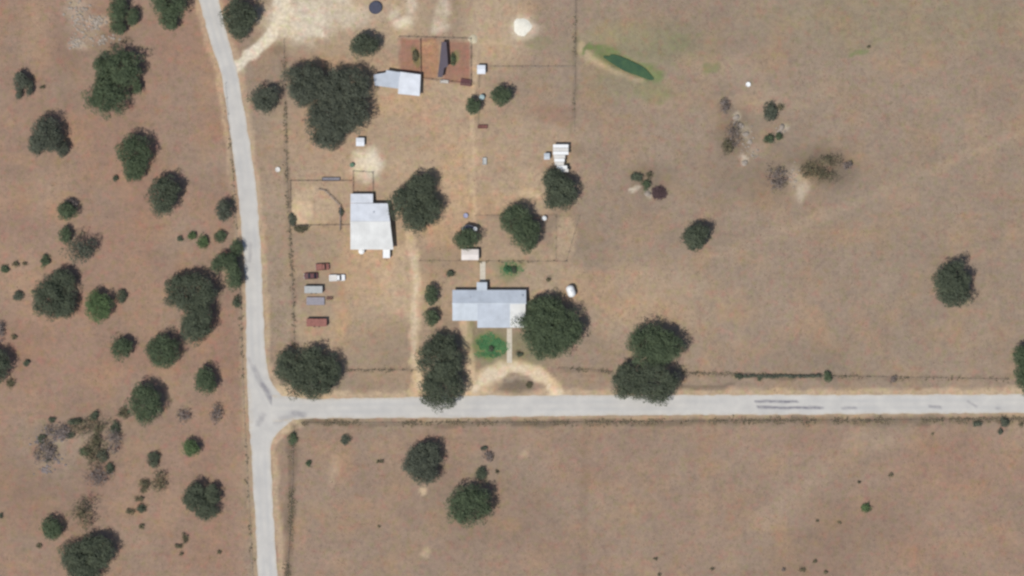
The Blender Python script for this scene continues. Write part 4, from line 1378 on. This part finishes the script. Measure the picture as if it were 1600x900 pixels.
for (px, py, rx, ry, tone, lab) in [
    (996, 276, 13, 9, 'dark_oak', 'dark shrub leftmost of the clump in the middle of the east pasture'),
    (1010, 288, 9, 10, 'green_oak', 'green shrub beside the dark brush pile'),
    (1016, 273, 8, 8, 'olive', 'olive shrub above the dark brush pile'),
    (1204, 174, 15, 18, 'grey_oak', 'round dark grey bush among pale stones'),
    (1221, 166, 8, 7, 'olive', 'thin bush right of the round dark grey bush'),
    (1203, 216, 11, 10, 'green_oak', 'left of two green shrubs below the dark grey bush'),
    (1218, 212, 8, 7, 'green_oak', 'right of two green shrubs below the dark grey bush'),
    (1132, 165, 13, 15, 'grey', 'grey dead bush on the upper left of the stony patch'),
    (1147, 208, 16, 26, 'grey', 'grey-brown scrub left of the pale boulders'),
    (1138, 228, 12, 16, 'olive', 'olive scrub at the lower left of the stony patch'),
    (1268, 263, 27, 20, 'olive', 'spreading olive scrub left half east of the stones'),
    (1294, 272, 26, 16, 'olive', 'spreading olive scrub lower half east of the stones'),
    (1300, 250, 24, 14, 'olive', 'spreading olive scrub upper half east of the stones'),
    (1325, 258, 10, 9, 'grey', 'thin grey scrub farthest east of the stones'),
    (1215, 278, 24, 26, 'grey', 'faint olive scrub south of the two green shrubs'),
    (1293, 587, 9, 12, 'green_oak', 'round green bush on the east roadside fence'),
    (1155, 587, 8, 6, 'dark_oak', 'dark shrub at the west end of the fence hedge'),
    (1188, 590, 5, 6, 'dark_oak', 'small dark shrub beneath the fence hedge'),
    (1397, 591, 9, 8, 'grey', 'grey bush on the east roadside fence'),
    (1570, 659, 10, 9, 'grey_oak', 'grey bush on the south roadside near the east edge'),
    (1564, 673, 6, 7, 'grey_oak', 'dark small bush under the south roadside grey bush'),
    (1528, 661, 9, 6, 'grey_oak', 'low shrub left of the south roadside grey bush'),
    (1596, 663, 6, 5, 'olive', 'low shrub at the east edge of the south roadside'),
    (1354, 792, 10, 10, 'bright', 'round bright green shrub in the southeast pasture'),
    (1393, 741, 6, 5, 'olive', 'small dark shrub up and right of the bright green shrub'),
    (1344, 752, 5, 4, 'olive', 'tiny shrub straight above the bright green shrub'),
    (1313, 816, 5, 4, 'olive', 'small shrub right of two below the bright green shrub'),
    (1278, 813, 4, 4, 'olive', 'small shrub left of two below the bright green shrub'),
    (1274, 876, 6, 5, 'olive', 'dark tuft uppermost of the bottom edge cluster'),
    (1254, 889, 8, 5, 'olive', 'dark wide tuft in the bottom edge cluster'),
    (1225, 889, 6, 5, 'grey', 'grey tuft leftmost of the bottom edge cluster'),
    (1291, 893, 5, 5, 'olive', 'dark tuft rightmost of the bottom edge cluster'),
    (1025, 872, 6, 4, 'olive', 'lone dark tuft in the south pasture centre'),
    (1114, 888, 5, 4, 'olive', 'small tuft near the bottom edge right of the lone dark tuft'),
    (1031, 897, 5, 4, 'olive', 'small tuft on the bottom edge below the lone dark tuft'),
    (458, 684, 9, 12, 'green_oak', 'dark green shrub at the southeast corner of the junction'),
    (541, 686, 10, 9, 'grey_oak', 'dark shrub south of the side road near the junction'),
    (483, 723, 6, 7, 'green_oak', 'small green shrub below the junction corner shrub'),
    (594, 720, 9, 4, 'olive', 'flat shrub left of the grey-green south oak'),
    (764, 712, 12, 11, 'grey', 'thin dark bush above the bright green south oak'),
    (757, 700, 7, 5, 'grey_oak', 'small dark bush tip above the thin dark bush'),
    (778, 736, 6, 5, 'olive', 'faint shrub right of the bright green south oak top'),
    (593, 821, 4, 4, 'olive', 'tiny tuft in the lower south pasture left of the green oak'),
    (1458, 677, 4, 3, 'olive', 'tiny tuft below the south roadside fence'),
    (1358, 72, 5, 4, 'olive', 'tiny tuft high in the northeast pasture')]:
    d_ = (9 if rx > 15 else 17) if tone in ('olive', 'grey') else 46
    shrub(lab, px, py, rx, ry, tone, GP, dens=d_, ragged=.32 if d_ == 24 else .2, h=min(1.9, .12 * (rx + ry) / 2 + .3), k_in=.8 if rx < 7 else .9)

# hedge along the east roadside fence
g = np.random.default_rng(900)
hroot = empty('hedge', W(1220, 587.5))
tag(hroot, 'thin dark hedge growing along the east roadside fence', 'hedge')
he = [((px - 1220) * S, g.uniform(-.12, .12), .45, g.uniform(1.0, 1.9), g.uniform(.35, .62), .45) for px in np.arange(1160, 1286, 8.5)]
quads_mesh('foliage', canopy(he, g, .22, 60, clump=.6), 'grey_oak', hroot)
mb = MB()
for e in he:
    mb.tube([(e[0], e[1], -.1), (e[0] + .1, e[1], .35), (e[0] + .3, e[1] + .1, .7)], [.04, .03, .01], 5)
mb.build('stems', 'bark', hroot)

# brush pile of dead sticks
bp = empty('brush_pile', W(1030, 301))
tag(bp, 'dark maroon brush pile in the middle of the east pasture', 'brush pile')
mb = MB()
for i in range(420):
    a, q = g.uniform(0, 6.28), g.uniform(0, 1) ** .6
    c = Vector((2.3 * q * math.cos(a), 1.9 * q * math.sin(a), .1 + 1.0 * (1 - q) * g.uniform(.2, 1)))
    d = Vector((g.normal(), g.normal(), g.normal() * .25)).normalized() * g.uniform(.4, 1.1)
    mb.tube([c - d, c + d * .1 + Vector((0, 0, .05)), c + d], [.06, .05, .02], 4)
mb.build('branches', 'stick', bp)

# stones
def boulder(label, px, py, r, mat):
    g2 = np.random.default_rng(int(px * 3 + py))
    import bmesh
    bm = bmesh.new()
    bmesh.ops.create_icosphere(bm, subdivisions=2, radius=1.0)
    ph = g2.uniform(0, 6, 6)
    for v_ in bm.verts:
        c = v_.co
        k = 1 + .18 * math.sin(2.3 * c.x + ph[0]) + .16 * math.sin(2.7 * c.y + ph[1]) + .12 * math.sin(4 * c.z + ph[2]) + g2.uniform(-.06, .06)
        v_.co = Vector((c.x * r * k * 1.15, c.y * r * k * .9, max(c.z, -.4) * r * k * .55))
    me = bpy.data.meshes.new('boulder')
    bm.to_mesh(me)
    bm.free()
    me.materials.append(M[mat])
    o = link(bpy.data.objects.new('boulder', me))
    o.location = W(px, py, r * .12)
    o.rotation_euler = (0, 0, g2.uniform(0, 6))
    tag(o, label, 'boulder', 'pale boulders')


for a in ((1150, 184, 1.0, 'pale boulder topmost in the stony patch of the east pasture', 'limestone'), (1157, 197, .9, 'pale boulder second from top in the stony patch', 'limestone'),
          (1166, 210, 1.0, 'pale grey boulder third from top in the stony patch', 'limestone'), (1172, 222, .7, 'pale grey boulder fourth from top in the stony patch', 'limestone'),
          (1163, 254, .95, 'pinkish boulder lowest in the stony patch', 'limestone'), (1222, 200, 1.0, 'pale boulder between the grey bush and green shrubs', 'limestone'),
          (1012, 302, .9, 'pale boulder on the left of the dark brush pile', 'limestone')):
    boulder(a[3], a[0], a[1], a[2], a[4])


def rubble(name, label, spots, mat, n, smin, smax):
    g2 = np.random.default_rng(n)
    mb = MB()
    for i in range(n):
        cx, cy, rx, ry = spots[g2.integers(len(spots))]
        p = W(cx + g2.normal() * rx * .55, cy + g2.normal() * ry * .55)
        r = g2.uniform(smin, smax)
        ring_ = []
        m_ = 6
        ph = g2.uniform(0, 6)
        for z, q in ((-.06, 1.0), (r * .35, .92), (r * .6, .5)):
            for j in range(m_):
                a = ph + 2 * math.pi * j / m_
                e = q * r * g2.uniform(.75, 1.2)
                ring_.append((p.x + e * math.cos(a), p.y + e * math.sin(a) * .8, z + g2.uniform(-.03, .03)))
        fs = [(k_ * m_ + j, k_ * m_ + (j + 1) % m_, (k_ + 1) * m_ + (j + 1) % m_, (k_ + 1) * m_ + j) for k_ in range(2) for j in range(m_)]
        fs.append(tuple(range(2 * m_, 3 * m_)))
        mb.add(ring_, fs)
    o = mb.build(name, mat)
    tag(o, label, kind='stuff')


rubble('stone_rubble', 'pale limestone rubble on the rocky patch near the top left', [(120, 20, 16, 24), (152, 33, 14, 9), (135, 55, 26, 16), (118, 68, 10, 9), (165, 62, 18, 8)], 'limestone', 210, .18, .62)
rubble('grey_rubble', 'grey stone rubble left of the scrubby patch', [(62, 690, 14, 18), (80, 715, 22, 16), (92, 680, 12, 10), (70, 735, 14, 8)], 'greystone', 130, .18, .60)
rubble('pasture_rubble', 'scattered pale stones in the stony patch of the east pasture', [(1165, 215, 12, 24), (1178, 240, 10, 8), (1240, 275, 10, 14), (1220, 205, 8, 6)], 'limestone', 90, .15, .45)

# ------------------------------------------------------------------ grass and weeds
def tufts(name, label, pts, mat, hmin, hmax, wid, blades=3):
    g2 = np.random.default_rng(len(pts))
    n = len(pts)
    Vs = []
    for b in range(blades):
        a = g2.uniform(0, 2 * math.pi, n)
        h = g2.uniform(hmin, hmax, n)
        w = wid * g2.uniform(.6, 1.3, n)
        ln = g2.uniform(.3, 1.0, n) * h
        d = np.stack([np.cos(a), np.sin(a)], -1)
        s_ = np.stack([-np.sin(a), np.cos(a)], -1)
        base_ = np.concatenate([pts, np.full((n, 1), -.02)], 1)
        tip = np.concatenate([pts + d * (ln + w)[:, None], h[:, None]], 1)
        off = np.concatenate([s_ * w[:, None], np.zeros((n, 1))], 1)
        Vs.append(np.stack([base_ - off, base_ + off, tip + off * .55, tip - off * .55], 1))
    o = quads_mesh(name, np.concatenate(Vs), mat)
    tag(o, label, kind='stuff')


def on_road(p):
    l, r = interp(RV, p[:, 1])
    tp, bt = interp(RH, p[:, 0])
    return ((p[:, 0] > l - 2) & (p[:, 0] < r + 2)) | ((p[:, 1] > tp - 2) & (p[:, 1] < bt + 2) & (p[:, 0] > 400))


def to_world(p):
    return np.stack([(p[:, 0] - 800) * S, (450 - p[:, 1]) * S], -1)


def in_building(p):
    k = np.zeros(len(p), bool)
    for x0, x1, y0, y1 in ((705, 824, 440, 514), (546, 617, 301, 392), (582, 659, 108, 152), (720, 750, 388, 409), (935, 1026, 80, 128), (470, 542, 408, 514), (748, 802, 405, 570)):
        k |= (p[:, 0] > x0) & (p[:, 0] < x1) & (p[:, 1] > y0) & (p[:, 1] < y1)
    return k


g = np.random.default_rng(77)
p = np.stack([g.uniform(-30, 1630, 60000), g.uniform(-30, 930, 60000)], -1)
mr, ms, mo, mp, mg, md = ground_masks(p[:, 0], p[:, 1])
keep = ~on_road(p) & ~in_building(p) & (g.random(len(p)) > ms * 1.2 + mp * 1.4) & (vnoise(p[:, 0], p[:, 1], 30, 71) + g.random(len(p)) * .5 > .62)
tufts('dry_grass', 'short dry grass tufts over the pastures', to_world(p[keep]), 'drygrass', .04, .14, .10)
wl = []
for nm, n, sp in (('west', 220, 3), ('south', 1300, 4), ('southwest', 420, 5), ('east_road', 240, 3), ('field_ns', 60, 2), ('sw_road', 40, 2), ('mid_road', 60, 3), ('far_west', 200, 3), ('yard', 40, 2)):
    L = np.array(FENCE_LINES[nm], float)
    seg = np.hypot(*np.diff(L, axis=0).T)
    cum = np.concatenate([[0], np.cumsum(seg)])
    tt = g.uniform(0, cum[-1], n)
    q = np.stack([np.interp(tt, cum, L[:, 0]), np.interp(tt, cum, L[:, 1])], -1) + g.normal(size=(n, 2)) * sp * .6
    q = q[vnoise(q[:, 0], q[:, 1], 24, 81) + g.random(n) * .3 > .55]
    wl.append(q)
q = np.concatenate(wl)
q = q[~on_road(q)]
tufts('weeds', 'weeds growing along the fence lines and road verges', to_world(q), 'weeds', .15, .5, .16, 4)
a = g.uniform(0, 6.28, 3000)
rr = np.sqrt(g.random(3000))
wob = 1 + .14 * np.sin(3 * a + .6) + .10 * np.sin(5 * a + 2)
q = np.stack([767 + 27 * rr * wob * np.cos(a), 541 + 21 * rr * wob * np.sin(a)], -1)
q = q[(g.random(3000) > .05 + rr ** 3 * .85) & (vnoise(q[:, 0], q[:, 1], 7, 91) + .5 * (1 - rr) > .36)]
q2 = np.stack([798 + 21 * (rr * wob * np.cos(a))[:700], 420 + 13 * (rr * wob * np.sin(a))[:700]], -1)
q2 = q2[g.random(700) > .3 + rr[:700] ** 2 * .7]
tufts('lawn_grass', 'watered green grass of the garden beds by the house', to_world(np.concatenate([q, q2])), 'lawn', .08, .22, .10, 3)
